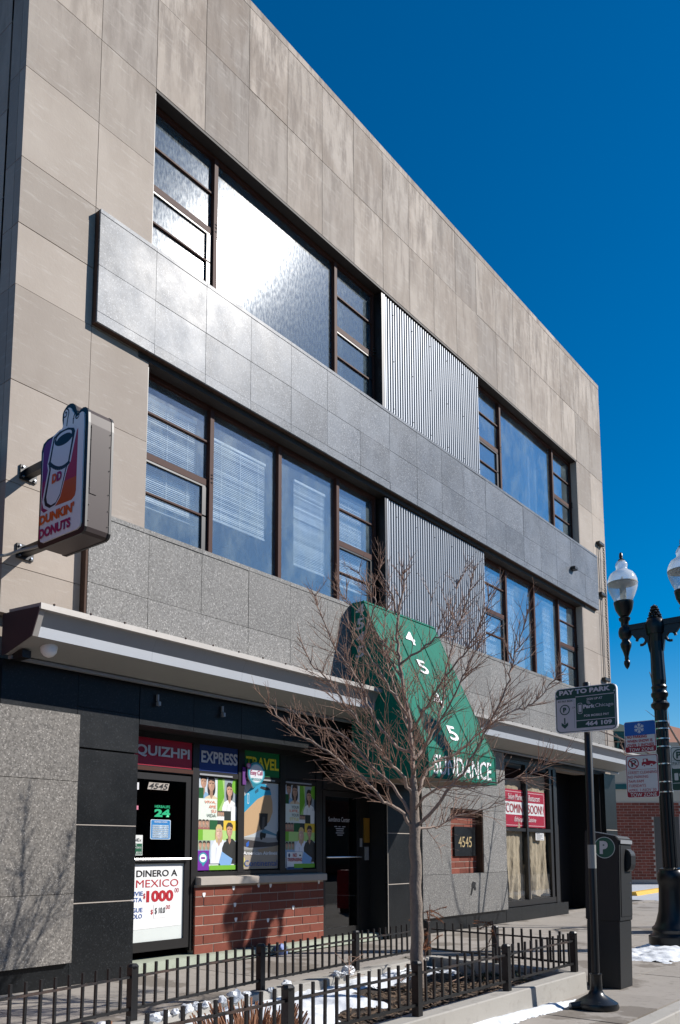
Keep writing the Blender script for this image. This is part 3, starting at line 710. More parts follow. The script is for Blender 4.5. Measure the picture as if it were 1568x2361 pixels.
def lifeposter(x0, x1, body, cols, label, flip=False):
    t = thing('window_poster', label, 'poster', ((x0 + x1) / 2, PY, 1.18)); w, h = x1 - x0, 1.25; asp = w / h
    p = Print((x0, PY + .006, 1.18), FX, FU, w, h)
    p.rect(0, 0, 1, 1, WH)
    p.rect(.02, .83, .45, 1, (.6, .66, .72)); person_print(p, .14, .95, .16, DK, BL, asp); person_print(p, .34, .93, .18, (.03, .02, .02), (.75, .6, .4), asp, True)
    p.rect(0, .77, .14, .885, DG); p.rect(.5, .62, .68, 1, LG); p.poly([(.5, .62), (.68, .8), (.62, 1), (.5, 1)], GR); p.rect(.68, .7, 1, 1, (.28, .33, .36)); person_print(p, .82, .88, .17, DK, WH, asp, True); p.ell(1.0, .93, .12, .09, GR)
    p.rect(0, .54, .49, .77, (.72, .78, .7))
    p.rect(.5, .54, .68, .645, (.3, .25, .2))
    for q in (.54, .6, .65): person_print(p, q, .62, .05, DK, WH, asp)
    p.rect(.68, .54, .86, .645, (.02, .03, .025)); p.rect(.86, .54, 1, .7, WH)
    p.rect(0, .435, .3, .54, (.35, .26, .2))
    for q in (.06, .15, .24): person_print(p, q, .51, .07, DK, (.3, .12, .1), asp)
    p.rect(.3, .435, .5, .54, DG); p.rect(.5, .435, .66, .54, (.02, .03, .03)); p.rect(.66, .3, 1, .54, YE)
    p.rect(0, .32, .13, .435, GR); p.rect(.13, .32, .66, .435, LG); p.rect(.66, .3, 1, .43, LG)
    p.rect(0, .17, .32, .32, (.3, .36, .26))
    for q in (.07, .17, .27): person_print(p, q, .275, .08, DK, BL, asp)
    p.rect(.32, .07, 1, .32, (.55, .62, .68))
    p.poly([(.34, .07), (.72, .07), (.74, .27), (.64, .33), (.44, .33), (.35, .26)], (.72, .75, .82)); person_print(p, .54, .41, .17, (.6, .45, .2), (.72, .75, .82), asp, True, (.62, .42, .32))
    p.poly([(.68, .07), (1, .07), (1, .3), (.9, .34), (.74, .34)], (.03, .03, .028)); person_print(p, .82, .435, .17, (.05, .035, .025), (.03, .03, .028), asp)
    p.poly([(.62, .2), (.75, .16), (.9, .12), (.84, .02), (.62, .02), (.55, .08)], (.2, .38, .65))
    p.rect(.3, 0, 1, .05, GR)
    if not flip:
        p.rect(0, 0, .29, .21, (.16, .02, .3)); p.ell(.14, .13, .11, .06, (.02, .3, .38)); p.ell(.14, .13, .085, .045, WH); p.rect(.09, .12, .19, .14, (.2, .02, .3))
        p.poly([(.14, .04), (.2, .08), (.1, .08)], (.02, .3, .38))
    p.build('sheet', t)
    n = len(body)
    for i, (bt_, c) in enumerate(zip(body, cols)):
        hh = .043; text(bt_, (x0 + w * .46 - w * .06 * len(bt_), PY - .001, 1.18 + h * (.715 - i * .048)), FX, FU, w * .06 * len(bt_), hh, c, t)
    return t
lifeposter(7.73, 8.455, ['VIVA,', 'AME', 'SU', 'VIDA'], ['orange', 'orange', 'orange', 'inkgreen'], 'green and white VIVA AME SU VIDA people poster in the left shop window')
lifeposter(9.48, 10.18, ['YOUR', 'LIFE,', 'YOUR', 'STYLE'], ['inkgreen', 'orange', 'inkgreen', 'yellow'], 'YOUR LIFE YOUR STYLE people poster in the right shop window', True)
t = thing('window_poster', 'airliner nose poster in the middle shop window', 'poster', (8.96, PY, 1.18))
p = Print((8.59, PY + .006, 1.18), FX, FU, .75, 1.25)
p.rect(0, 0, 1, 1, (.52, .55, .56)); p.rect(0, .0, 1, .36, (.34, .33, .32))
p.poly([(0, .36), (0, .62), (.15, .76), (.4, .9), (.6, .93), (.75, .9), (.83, .78), (.84, .66), (.75, .55), (.55, .46), (.3, .4)], (.55, .36, .2))
p.poly([(0, .62), (0, .8), (.2, .92), (.42, .99), (.62, .98), (.76, .93), (.8, .86), (.6, .85), (.4, .8), (.2, .71)], (.02, .3, .5))
p.poly([(.46, .93), (.5, .955), (.72, .945), (.77, .915), (.6, .91)], (.012, .02, .03)); p.poly([(.32, .89), (.42, .93), (.43, .89), (.34, .86)], (.015, .12, .2)); p.rrect(.12, .74, .17, .86, .02, (.6, .68, .7)); p.rrect(.13, .75, .16, .85, .015, (.02, .27, .46))
p.poly([(.45, .64), (.7, .64), (.68, .5), (.5, .44), (.46, .5)], (.03, .026, .024)); p.stroke([(.58, .6), (.57, .46), (.6, .36)], .05, (.1, .09, .09)); p.ell(.6, .4, .05, .05, (.012, .012, .012)); p.ell(.52, .38, .045, .05, (.012, .012, .012))
p.poly([(.5, .42), (.95, .38), (.95, .4), (.6, .46)], (.1, .25, .34)); p.ell(1.0, .38, .05, .06, (.05, .05, .05))
p.poly([(0, .34), (.7, .3), (1, .31), (1, .26), (.2, .24), (0, .26)], (.06, .05, .05)); p.poly([(.1, .29), (.18, .32), (.17, .26), (.11, .25)], (.02, .12, .5)); p.rect(0, .1, .3, .22, (.2, .19, .17)); p.poly([(.4, .22), (1, .27), (1, .2), (.5, .18)], (.4, .3, .2)); p.rect(.02, .0, 1, .16, (.4, .33, .26))
p.ell(.03, .08, .05, .06, (.7, .6, .2)); p.build('sheet', t)
text('American Airlines', (8.6, PY + .001, 1.38), FX, FU, .71, .05, 'white', t, bold=.02); text('Continental', (8.63, PY + .001, 1.22), FX, FU, .69, .085, 'inkblue', t)
# round phone-card sign hung over the green panel
t = thing('round_sign', 'round turquoise phone card sign hanging over the green panel', 'sign', (8.75, SY - .03, 2.5))
pts = [(8.78 + .175 * math.cos(R(a)), 2.54 + .165 * math.sin(R(a))) for a in range(-55, 236, 15)] + [(8.72, 2.33)]
MB().prism(pts, 'y', SY - .05, SY - .03).build('board', 'white', t)
p = Print((8.6, SY - .0505, 2.37), FX, FU, .36, .34)
p.poly([((x - 8.6) / .36, (z - 2.37) / .34) for x, z in pts], (.01, .2, .28)); p.ell(.5, .5, .42, .42, (.2, .5, .56), 28); p.ell(.5, .5, .37, .37, (.66, .68, .72), 28); p.rrect(.2, .2, .8, .3, .05, (.01, .22, .26)); p.ell(.05, .8, .13, .12, (.35, .05, .2)); p.ell(.05, .8, .09, .08, (.5, .3, .45))
p.build('face', t); text('Easy Call', (8.655, SY - .053, 2.5), FX, FU, .25, .085, 'magenta', t, bold=.01); text('UNLESS', (8.70, SY - .053, 2.443), FX, FU, .16, .024, 'white', t)
MB().box(8.53, 8.6, SY - .02, SY - .01, 2.37, 2.62).build('purple_corner', simple('purple_print', (.1, .01, .17)), t)
t = thing('warning_sign', 'white NO TRESPASSING notice at the foot of the right poster', 'sign', (9.68, SY + .02, 1.17))
p = Print((9.52, SY + .02, 1.155), FX, FU, .37, .27); p.rect(0, 0, 1, 1, (.05, .15, .3)); p.rect(.015, .1, .985, .985, (.75, .76, .76)); p.rect(.05, .06, .95, .16, (.01, .05, .15)); p.ell(.16, .8, .06, .11, (.02, .05, .12)); p.rect(.78, .75, .9, .83, (.03, .04, .04)); p.build('sheet', t)
text('NO', (9.66, SY + .0165, 1.345), FX, FU, .09, .055, 'inkred', t, bold=.02); text('TRESPASSING', (9.54, SY + .0165, 1.28), FX, FU, .33, .05, 'inkred', t, bold=.02)
# things on the door
DY = SY + .027
t = thing('door_poster', 'white DINERO A MEXICO money poster on the lower door panel', 'poster', (7.0, DY, .5))
MB().add([(6.52, DY, .47), (7.465, DY, .49), (7.46, DY, 1.255), (6.52, DY, 1.26)], [(0, 1, 2, 3)]).build('sheet', 'white', t)
for b_, x, z, w, h, m, bo in (('DINERO A', 6.725, 1.115, .665, .085, 'ink', .02), ('MEXICO', 6.725, .985, .685, .095, 'inkred', 0), ('1000', 6.89, .8, .44, .145, 'inkred', .05), ('$', 6.84, .84, .035, .075, 'inkred', .02), ('00', 7.35, .905, .07, .06, 'inkred', .0),
    ('ENVIE', 6.6, .885, .235, .055, 'inkblue', .02), ('HASTA', 6.56, .81, .265, .055, 'inkblue', .02), ('PAGUE', 6.57, .685, .265, .055, 'inkblue', .02), ('SOLO', 6.64, .61, .19, .055, 'inkblue', .02), ('$', 6.965, .645, .035, .065, 'inkred', .02), ('00', 7.21, .7, .07, .055, 'inkred', 0)):
    text(b_, (x, DY, z), FX, FU, w, h, m, t, bold=bo)
MB().box(7.01, 7.2, DY - .003, DY - .001, .6, .765).build('price_card', 'white', t); text('$ 10.0', (7.03, DY - .005, .645), FX, FU, .165, .085, 'ink', t, bold=.01)
t = thing('number_plate', 'cream 4545 number strip at the top of the shop door', 'number plate', (7.04, DY, 2.2))
MB().add([(6.865, DY - .0, 2.215), (7.2, DY, 2.215), (7.225, DY, 2.305), (6.89, DY, 2.305)], [(0, 1, 2, 3)]).build('strip', 'sill', t); text('4545', (6.885, DY, 2.222), FX, FU, .32, .075, 'ink', t, shear=.25, bold=.02)
t = thing('door_decal', 'green HERBALIFE 24 decal on the dark door glass', 'decal', (7.11, DY, 1.9))
text('HERBALIFE', (6.99, DY, 1.985), FX, FU, .25, .034, 'inklgreen', t, bold=.01); text('24', (6.985, DY, 1.87), FX, FU, .26, .1, 'inklgreen', t, bold=.05)
t = thing('hours_card', 'blue BUSINESS HOURS card on the dark door glass', 'notice', (7.09, DY, 1.6))
p = Print((6.93, DY, 1.585), FX, FU, .33, .25); p.rrect(0, 0, 1, 1, .05, (.6, .7, .8)); p.rrect(.03, .03, .97, .97, .04, (.02, .2, .5)); 
for k in range(7): p.rect(.1, .08 + k * .095, .9, .155 + k * .095, (.55, .66, .74))
p.build('sheet', t); text('BUSINESS HOURS', (6.99, DY - .002, 1.795), FX, FU, .21, .022, 'white', t)
for k, d in enumerate(('SUNDAY    CLOSED', 'SATURDAY  9 00  6 00', 'FRIDAY    9 00  7 30', 'THURSDAY  9 00  7 00', 'WEDNESDAY 9 00  7 00', 'TUESDAY   9 00  7 00', 'MONDAY    9 00  7 30')): text(d, (6.965, DY - .003, 1.606 + k * .0237), FX, FU, .255, .013, 'ink', t)
t = thing('door_sticker', 'white and green agent sticker at the left edge of the door glass', 'sticker', (6.72, DY, 1.38))
p = Print((6.6, DY, 1.385), FX, FU, .21, .25); p.rect(0, 0, 1, 1, (.7, .72, .7)); p.rect(.03, .03, .97, .58, (.01, .1, .05)); p.build('sheet', t); text('DolEx', (6.63, DY - .001, 1.555), FX, FU, .16, .04, 'ink', t); text('AGENTE\nAUTORIZADO', (6.62, DY - .001, 1.47), FX, FU, .17, .05, 'white', t); text('1.892.8210', (6.62, DY - .001, 1.405), FX, FU, .17, .025, 'white', t)
for (z0, z1, c, lb) in ((2.2, 2.29, (.7, .7, .72), 'pale sticker high on the left edge of the door glass'), (1.95, 2.0, (.6, .2, .28), 'small pink sticker on the left edge of the door glass')):
    tag(Print((6.6, DY, z0), FX, FU, .13, z1 - z0).rect(0, 0, 1, 1, c).build('small_sticker', None), lb, 'sticker')
cm = thing('security_camera', 'small white camera under the black band beside the red panel', 'camera', (6.45, 8.3, 2.9))
MB().tube([(6.46, 8.33, 2.9), (6.46, 8.3, 2.86)], .012, 8).build('mount', 'white', cm); MB().tube([(6.43, 8.34, 2.87), (6.48, 8.22, 2.83)], [.028, .032], 10).build('body', 'white', cm)
dm = MB().lathe([(.09, 0), (.09, -.03), (.08, -.08), (.05, -.115), (.015, -.13)], (4.86, 7.62, 3.57), 20).build('dome_camera', 'white', None, smooth=True); tag(dm, 'white dome camera under the left end of the metal canopy', 'camera')
bx('camera_box', 'bronze', None, 4.62, 4.72, 7.72, 7.94, 3.42, 3.5); tag(bpy.data.objects['camera_box'], 'black junction box under the left end of the metal canopy', 'junction box')

# entrance to the upper floors
ent = MB(); EY_ = 8.38
ent.box(10.34, 11.57, EY_, EY_ + .06, 2.4, 2.6); ent.box(11.3, 11.57, EY_, EY_ + .06, .1, 2.4)
eo = ent.build('entrance_frame', 'bronze', bld)
ed_ = MB(); ed_.box(10.35, 10.41, EY_ + .01, EY_ + .05, .1, 2.39); ed_.box(11.24, 11.3, EY_ + .01, EY_ + .05, .1, 2.39); ed_.box(10.41, 11.24, EY_ + .01, EY_ + .05, 2.3, 2.39); ed_.box(10.41, 11.24, EY_ + .01, EY_ + .05, .1, .23)
edo = ed_.build('entrance_door', 'bronze', bld); MB().box(10.41, 11.24, EY_ + .025, EY_ + .031, .23, 2.3).build('pane', 'glassdark', edo)
MB().tube([(10.38, EY_ - .04, 1.335), (11.3, EY_ - .04, 1.335)], .013, 8).build('push_bar', 'steel', edo)
text('Sundance Center', (10.5, EY_ + .024, 1.9), FX, FU, .56, .075, 'silver', edo)
sl_ = Print((10.62, EY_ + .024, 1.66), FX, FU, .36, .17)
for k, (a_, b_) in enumerate(((.1, .3), (.4, .55), (.65, .9), (.2, .8), (.25, .75), (.2, .8), (.3, .7))): sl_.rect(a_, .92 - max(0, k - 2) * .2, b_, 1.0 - max(0, k - 2) * .2, (.35, .35, .37))
sl_.build('small_print', edo)
MB().box(11.3, 11.36, EY_ - .01, EY_ + .0, 1.5, 1.64).build('lock', 'alu', edo)
t = thing('intercom', 'brass and steel intercom plates on the black entrance jamb', 'intercom', (11.47, EY_, 1.3))
bx('brass_plate', 'brass', t, 11.41, 11.54, EY_ - .03, EY_ - .001, 1.57, 1.98); bx('keypad', 'alu', t, 11.43, 11.52, EY_ - .025, EY_ - .001, 1.28, 1.5)

# right shop, papered over
RY = 8.1
rs = MB(); rs.box(15.72, 18.5, RY, RY + .08, .28, .4); rs.box(15.72, 18.5, RY, RY + .08, 3.28, 3.37); rs.box(15.72, 15.78, RY, RY + .08, .4, 3.28); rs.box(16.94, 17.02, RY - .02, RY + .08, .4, 3.28); rs.box(18.18, 18.3, RY, RY + .08, .4, 3.28); rs.box(18.38, 18.5, RY - .01, RY + .08, .0, 3.28)
rs.box(15.78, 16.94, RY, RY + .07, 1.84, 1.91); rs.box(17.02, 18.18, RY, RY + .07, 1.84, 1.91)
rso = rs.build('shop_window', 'bronze', bld)
for a, b in ((15.78, 16.94), (17.02, 18.18)):
    for c, d in ((.4, 1.84), (1.91, 3.28)): MB().box(a, b, RY + .03, RY + .036, c, d).build('pane', 'glassshop', rso)
base = bx('base_course', 'ink', bld, 15.72, 18.76, 8.02, 8.2, 0, .262)
for a, b in ((15.72, 16.4), (16.4, 17.58), (17.58, 18.78)): piece('black_panel', 'black', base, a + .002, b - .002, 8.0, 8.05, .001, .27)
def paper(x0, x1, z0, z1, seed, lb):
    rr = random.Random(seed); n, m = 22, 18; vs = []
    ph = [rr.uniform(0, 6) for _ in range(6)]
    for j in range(m + 1):
        for i in range(n + 1):
            u, v = i / n, j / m
            y = 8.2 + .03 * math.sin(u * 9 + ph[0] + v * 2) * (1.1 - v) + .018 * math.sin(u * 23 + ph[1] - 5 * v) * (1 - .7 * v) + rr.uniform(-.006, .006)
            vs.append((x0 + (x1 - x0) * u + .02 * math.sin(v * 5 + ph[2]) * (1 if i in (0, n) else .4), y, z0 + (z1 - z0) * v + (.03 * math.sin(u * 8 + ph[3]) if j == 0 else 0)))
    o = MB().add(vs, [(j * (n + 1) + i, j * (n + 1) + i + 1, (j + 1) * (n + 1) + i + 1, (j + 1) * (n + 1) + i) for j in range(m) for i in range(n)]).build('window_paper', 'paper', None)
    tag(o, lb, 'paper', 'kraft paper over the right shop window'); return o
for a in ((15.78, 16.1, .42, 1.82, 1, 'narrow kraft paper strip at the left of the lower shop window'), (16.2, 16.93, .44, 1.84, 2, 'kraft paper sheet left of the mullion in the lower shop window'), (17.03, 17.28, .42, 1.82, 3, 'narrow kraft paper strip just right of the lower mullion'), (17.32, 18.1, .46, 1.84, 4, 'crumpled kraft paper sheet at the right of the lower shop window'),
          (15.8, 16.92, 1.92, 2.95, 5, 'kraft paper sheet behind the banner left of the mullion'), (17.04, 18.12, 1.92, 3.1, 6, 'kraft paper sheet behind the banner right of the mullion')): paper(*a)
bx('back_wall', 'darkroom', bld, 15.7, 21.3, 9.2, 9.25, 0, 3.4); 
t = thing('banner', 'red and white COMING SOON restaurant banner in the papered shop window', 'banner', (16.9, RY + .05, 1.95))
p = Print((16.06, RY + .06, 1.93), FX, FU, 1.98, .8); CR = (.42, .02, .05)
p.poly([(0, 0), (.5, .01), (1, 0), (1, .99), (.5, 1), (0, 1)], CR); p.rect(.02, .04, .98, .06, (.65, .4, .42)); p.rect(.02, .93, .98, .95, (.65, .4, .42)); p.rect(.97, .04, .98, .95, (.65, .4, .42)); p.poly([(.0, .33), (.97, .33), (.945, .5), (.97, .67), (.0, .67)], (.78, .78, .78)); p.build('sheet', t)
text('COMING SOON!', (16.13, RY + .055, 2.235), FX, FU, 1.76, .19, 'inkred', t, bold=.0); text('Selam Market and Restaurant', (16.22, RY + .055, 2.51), FX, FU, 1.55, .13, 'white', t, shear=.25); text('Ethiopian Cuisine', (16.5, RY + .055, 2.02), FX, FU, 1.05, .13, 'white', t, shear=.25)
nt = thing('paper_notice', 'small white notice at the top of the crumpled paper window', 'notice', (17.6, RY + .02, 1.7)); Print((17.45, RY + .027, 1.66), FX, FU, .42, .17).rect(0, 0, 1, 1, (.65, .65, .64)).build('sheet', nt)
sl_ = Print((17.47, RY + .024, 1.67), FX, FU, .38, .15)
for k in range(6): sl_.rect(.05, .06 + k * .16, (.95, .6, .9, .8, .95, .5)[k], .12 + k * .16, (.06, .06, .07))
sl_.build('small_print', nt)
dd = MB(); dd.box(18.5, 21.3, 8.9, 8.96, .02, 3.37); dd.box(18.5, 18.62, 8.12, 8.9, .02, 3.3); dd.box(21.2, 21.3, 8.1, 8.9, .02, 3.37)
ddo = dd.build('shop_door', 'ink', bld); MB().box(19.9, 19.95, 8.88, 8.9, .1, 3.2).build('door_stile', 'darkmetal', ddo); MB().tube([(19.5, 8.9, 1.0), (19.5, 8.85, 1.02), (19.5, 8.85, 1.2), (19.5, 8.9, 1.22)], .015, 6).build('handle', 'alu', ddo)
MB().box(20.9, 20.93, 8.2, 8.22, .05, 2.7).build('edge_strip', 'alu', ddo)
for a, b in ((0, .95), (.96, 1.95), (1.96, 3.4)): slab('black', 21.31, 22.09, 8.0, a, b, 'black_panel')
pj = MB().box(21.32, 22.08, 7.996, 8.0, 1.945, 1.96).build('white_joint', 'sill', gw)
# brown drain pipe side at the band's left end
bx('band_edge', 'rust', bld, 5.47, 5.498, 7.905, 8.0, 3.95, 5.34)

# ------------------------------------------------------------------ blade sign
bs = thing('blade_sign', 'lit-box coffee and doughnut blade sign bracketed to the left corner of the building', 'sign', (4.75, 7.1, 4.5))
def out(g=0.0):
    """outline (y, z) of the sign box, grown by g; starts bottom front"""
    yf, yb, z0, zs = 6.69 - g, 7.485 + g, 4.5 - g, 5.655 + g
    pts = [(yf + .06, z0), (yb - .06, z0), (yb - .018, z0 + .018), (yb, z0 + .06), (yb, zs - .1), (yb - .03, zs - .03), (yb - .1, zs)]
    pts += [(7.17, zs + .01), (7.12, 5.7 + g)]
    pts += [(7.13 + g - .0, 5.78 + g)] + [(7.02 + (.115 + g) * math.cos(R(a)), 5.81 + (.105 + g) * math.sin(R(a))) for a in (20, 45, 70, 95, 120, 145, 165)]
    pts += [(6.87, 5.765 + g)] + [(6.785 + (.09 + g) * math.cos(R(a)), 5.71 + (.085 + g) * math.sin(R(a))) for a in (70, 95, 120, 145, 170)]
    pts += [(yf, 5.62), (yf, z0 + .06), (yf + .018, z0 + .018)]
    return pts
MB().prism(out(0), 'x', 4.625, 4.88).build('cabinet', 'stainless', bs)
MB().prism(out(.006), 'x', 4.6, 4.626).build('retainer_rim', 'darkmetal', bs); MB().prism(out(.006), 'x', 4.879, 4.905).build('retainer_rim', 'darkmetal', bs)
MB().prism(out(-.045), 'x', 4.585, 4.601).build('face_panel', 'white', bs); MB().prism(out(-.045), 'x', 4.904, 4.915).build('face_panel', 'white', bs)
MB().box(4.64, 4.72, 6.683, 6.689, 4.9, 5.6).build('access_strip', 'stainless', bs)
rv = MB()
for z in (4.62, 4.78, 4.95, 5.2, 5.45, 5.58):
    for x in (4.64, 4.865): rv.lathe([(.006, 0), (.004, .006)], (x, 6.684, z), 6)
rv.build('rivets', 'darkmetal', bs, kind='stuff')
W = .795; H_ = 1.42
p = Print((4.5845, 7.485, 4.5), SX, FU, W, H_)
def fz(y, z): return ((7.485 - y) / W, (z - 4.5) / H_)
PU, RD, OR_, BK, CW = (.16, .015, .17), (.42, .025, .07), (.55, .09, .01), (.012, .012, .016), (.74, .74, .76)
p.poly([fz(7.43, 5.56), fz(7.38, 5.62), fz(7.2, 5.64), fz(7.2, 5.2), fz(7.43, 5.2)], PU); p.poly([fz(7.43, 5.2), fz(7.2, 5.2), fz(7.2, 5.02), fz(7.43, 5.02)], (.28, .012, .11)); p.poly([fz(7.43, 5.02), fz(7.25, 5.02), fz(7.3, 4.87), fz(7.38, 4.86), fz(7.43, 4.9)], (.3, .012, .09))
p.poly([fz(6.83, 5.6), fz(6.92, 5.5), fz(7.1, 5.1), fz(6.83, 5.1)], RD); p.poly([fz(6.83, 5.1), fz(7.13, 5.1), fz(7.2, 4.88), fz(6.9, 4.87), fz(6.845, 4.9), fz(6.83, 4.95)], OR_)
cup = [(7.26, 5.6), (7.25, 5.63), (7.15, 5.66), (7.0, 5.655), (6.9, 5.62), (6.88, 5.58), (6.96, 5.28), (7.0, 5.24), (7.1, 4.97), (7.18, 4.895), (7.28, 4.885), (7.36, 4.93), (7.385, 5.0), (7.31, 5.3), (7.325, 5.36)]
ctr = (7.13, 5.28)
p.poly([fz(ctr[0] + (a - ctr[0]) * 1.13, ctr[1] + (b - ctr[1]) * 1.05) for a, b in cup], CW)
p.poly([fz(*q) for q in cup], BK); p.poly([fz(ctr[0] + (a - ctr[0]) * .84, ctr[1] + (b - ctr[1]) * .94) for a, b in cup], CW)
p.stroke([fz(7.325 + (6.955 - 7.325) * u_, (1 - u_) ** 2 * 5.385 + 2 * u_ * (1 - u_) * 5.2 + u_ ** 2 * 5.285) for u_ in [i / 10 for i in range(11)]], .04, BK)
a_, b_ = fz(7.07, 5.575); p.ell(a_, b_, .21, .055, BK, 24); p.ell(a_, b_ + .01, .17, .035, CW, 24); p.ell(a_, b_ - .008, .16, .032, BK, 24)
for (cy, cz, r_, sg) in ((7.06, 5.82, .06, 1), (6.86, 5.735, .055, -1)):
    sp_ = [fz(cy + sg * (r_ * (1 - k / 26)) * math.cos(R(200 - k * 24)), cz + (r_ * (1 - k / 26)) * math.sin(R(200 - k * 24))) for k in range(23)]
    p.stroke(sp_, .014, BK)
p.stroke([fz(7.0, 5.82), fz(7.02, 5.75), fz(7.03, 5.68)], .014, BK); p.stroke([fz(6.92, 5.73), fz(6.92, 5.67)], .014, BK)
p.build('logo_print', bs)
text('DD', (4.582, 7.25, 5.13), SX, (0, -.06, 1), .17, .1, 'magenta', bs, bold=.06); text('D', (4.5815, 7.25, 5.13), SX, (0, -.06, 1), .08, .1, 'orange', bs, bold=.06)
text("DUNKIN'", (4.582, 7.445, 4.735), SX, FU, .6, .105, 'orange', bs, bold=.055); text('DONUTS', (4.582, 7.445, 4.59), SX, FU, .55, .105, 'magenta', bs, bold=.055)
for z in (5.515, 4.63):
    MB().box(4.655, 4.855, 7.975, 7.997, z - .08, z + .08).build('wall_plate', 'darkmetal', bs)
    MB().box(4.71, 4.79, 7.48, 7.98, z - .045, z + .045).build('bracket_arm', 'darkmetal', bs)
    b = MB()
    for dx in (-.07, .07):
        for dz in (-.055, .055): b.tube([(4.755 + dx, 7.976, z + dz), (4.755 + dx, 7.955, z + dz)], .012, 6)
    b.build('bolts', 'steel', bs, kind='stuff')
cbl = MB().tube([(4.7, 7.48, 4.6), (4.66, 7.65, 4.58), (4.6, 7.82, 4.57), (4.53, 7.93, 4.53), (4.45, 7.97, 4.5), (4.36, 7.98, 4.51)], .017, 8).build('power_cable', 'soffit', None, smooth=True); tag(cbl, 'grey power cable looping from the blade sign round the corner', 'cable')
dn = MB().tube([(4.36, 8.2, 0), (4.36, 8.2, 5.6)], .055, 10)
for z in (.6, 2.0, 3.1, 4.4): dn.tube([(4.36, 8.2, z), (4.36, 8.2, z + .06)], .07, 10)
tag(dn.build('drain_pipe', 'rust', None, smooth=True), 'dark rusty drain pipe at the alley corner', 'pipe')

# ------------------------------------------------------------------ awning
aw = thing('awning', 'sloping green fabric entrance awning lettered 4545 and SUNDANCE', 'awning', (11.5, 7.9, 2.5))
AX0, AX1 = 10.455, 12.57
prof = [(7.89, 2.52), (7.89, 5.36), (7.65, 5.36), (6.53, 2.955), (6.51, 2.5)]
MB().prism(prof[1:3] + [(7.62, 5.33), (7.86, 5.33)], 'x', AX0, AX1).build('top_panel', 'awning', aw)
n = 10; vs = []
for i in range(n + 1):
    for j in range(13):
        u, v = i / n, j / 12; sag = .02 * math.sin(math.pi * u * 2) ** 2 * math.sin(math.pi * v)
        vs.append((AX0 + (AX1 - AX0) * u, 7.65 + (6.53 - 7.65) * v + sag, 5.36 + (2.955 - 5.36) * v - sag * .4))
MB().add(vs, [(i * 13 + j, (i + 1) * 13 + j, (i + 1) * 13 + j + 1, i * 13 + j + 1) for i in range(n) for j in range(12)]).build('slope_panel', 'awning', aw, smooth=True)
MB().prism([(6.53, 2.955), (6.51, 2.5), (6.52, 2.5), (6.54, 2.955)], 'x', AX0, AX1).build('valance', 'awning', aw)
for x in (AX0, AX1): MB().prism(prof, 'x', x - .004, x + .004).build('side_panel', 'awning', aw)
fr = MB()
for x in (AX0 + .03, AX1 - .03, 11.5):
    fr.tube([(x, 7.87, 2.55), (x, 6.56, 2.53)], .02, 6); fr.tube([(x, 7.87, 5.3), (x, 7.68, 5.3), (x, 6.58, 2.95), (x, 6.56, 2.53)], .018, 6); fr.tube([(x, 7.87, 2.55), (x, 7.87, 5.3)], .018, 6)
for (y, z) in ((7.87, 2.55), (6.56, 2.53), (6.58, 2.95), (7.68, 5.3)): fr.tube([(AX0 + .03, y, z), (AX1 - .03, y, z)], .018, 6)
fr.build('tube_frame', 'alu', aw)
bx('ceiling_panel', simple('tan_awning_lining', (.16, .12, .08)), aw, AX0 + .05, AX1 - .05, 6.6, 7.85, 2.535, 2.54)
for d, zt in (('4', 5.13), ('5', 4.905), ('4', 4.68), ('5', 4.455)):
    text(d, (AX0 - .004, 7.8, zt), SX, FU, .17, .18, 'silver', aw, name='digit', bold=.02, shear=.1)
sn = Vector((0, -(5.36 - 2.955), -(7.65 - 6.53))); up = Vector((0, 7.65 - 6.53, 5.36 - 2.955)).normalized()
for d, f in (('4', .235), ('5', .455), ('4', .69), ('5', .925)):
    o = Vector((11.28, 7.65 + (6.53 - 7.65) * f, 5.36 + (2.955 - 5.36) * f)); text(d, o + Vector((.03, 0, 0)), FX, up, .27, .27, 'white', aw, name='digit', bold=.015, lift=.01)
sm = MB()
for x in (AX0 + .02, AX0 + .7, AX0 + 1.4, AX1 - .02): sm.tube([(x, 7.655, 5.363), (x, 7.09, 4.15), (x, 6.524, 2.957), (x, 6.506, 2.505)], .007, 4)
sm.tube([(AX0, 6.525, 2.957), (AX1, 6.525, 2.957)], .008, 4); sm.tube([(AX0, 6.506, 2.52), (AX1, 6.506, 2.52)], .006, 4); sm.tube([(AX0, 7.652, 5.362), (AX1, 7.652, 5.362)], .008, 4)
sm.build('seams', 'awning', aw, kind='stuff')
text('SUNDANCE', (10.62, 6.525, 2.56), FX, FU, 1.78, .3, 'white', aw, bold=.012, lift=.012)

# ------------------------------------------------------------------ hoist chain on the right corner
ch = thing('hoist_chain', 'hanging chain and conduit with black brackets at the right corner of the facade', 'chain', (21.7, 7.95, 3.9))
cd = MB().tube([(21.5, 7.97, 9.6), (21.5, 7.96, 6), (21.55, 7.96, 3.95)], .01, 6); cd.build('conduit', 'darkmetal', ch)
lk = MB()
for i in range(92):
    z = 9.55 - i * .05; x = 21.78 + .012 * math.sin(i * .3)
    if i % 2: lk.tube([(x - .02, 7.93, z), (x - .02, 7.93, z - .06), (x + .02, 7.93, z - .06), (x + .02, 7.93, z), (x - .02, 7.93, z)], .007, 4)
    else: lk.tube([(x, 7.91, z), (x, 7.91, z - .06), (x, 7.95, z - .06), (x, 7.95, z), (x, 7.91, z)], .007, 4)
lk.build('links', 'darkmetal', ch, kind='stuff')
for z in (9.6, 8.2, 5.9): bx('chain_bracket', 'darkmetal', ch, 21.45, 21.8, 7.9, 7.995, z - .05, z + .02)
fl = MB().box(19.4, 19.6, 7.78, 7.9, 8.28, 8.36).build('floodlight', 'darkmetal', None, bevel=.01); tag(fl, 'small black floodlight fixed to the grey upper band near its right end', 'floodlight')

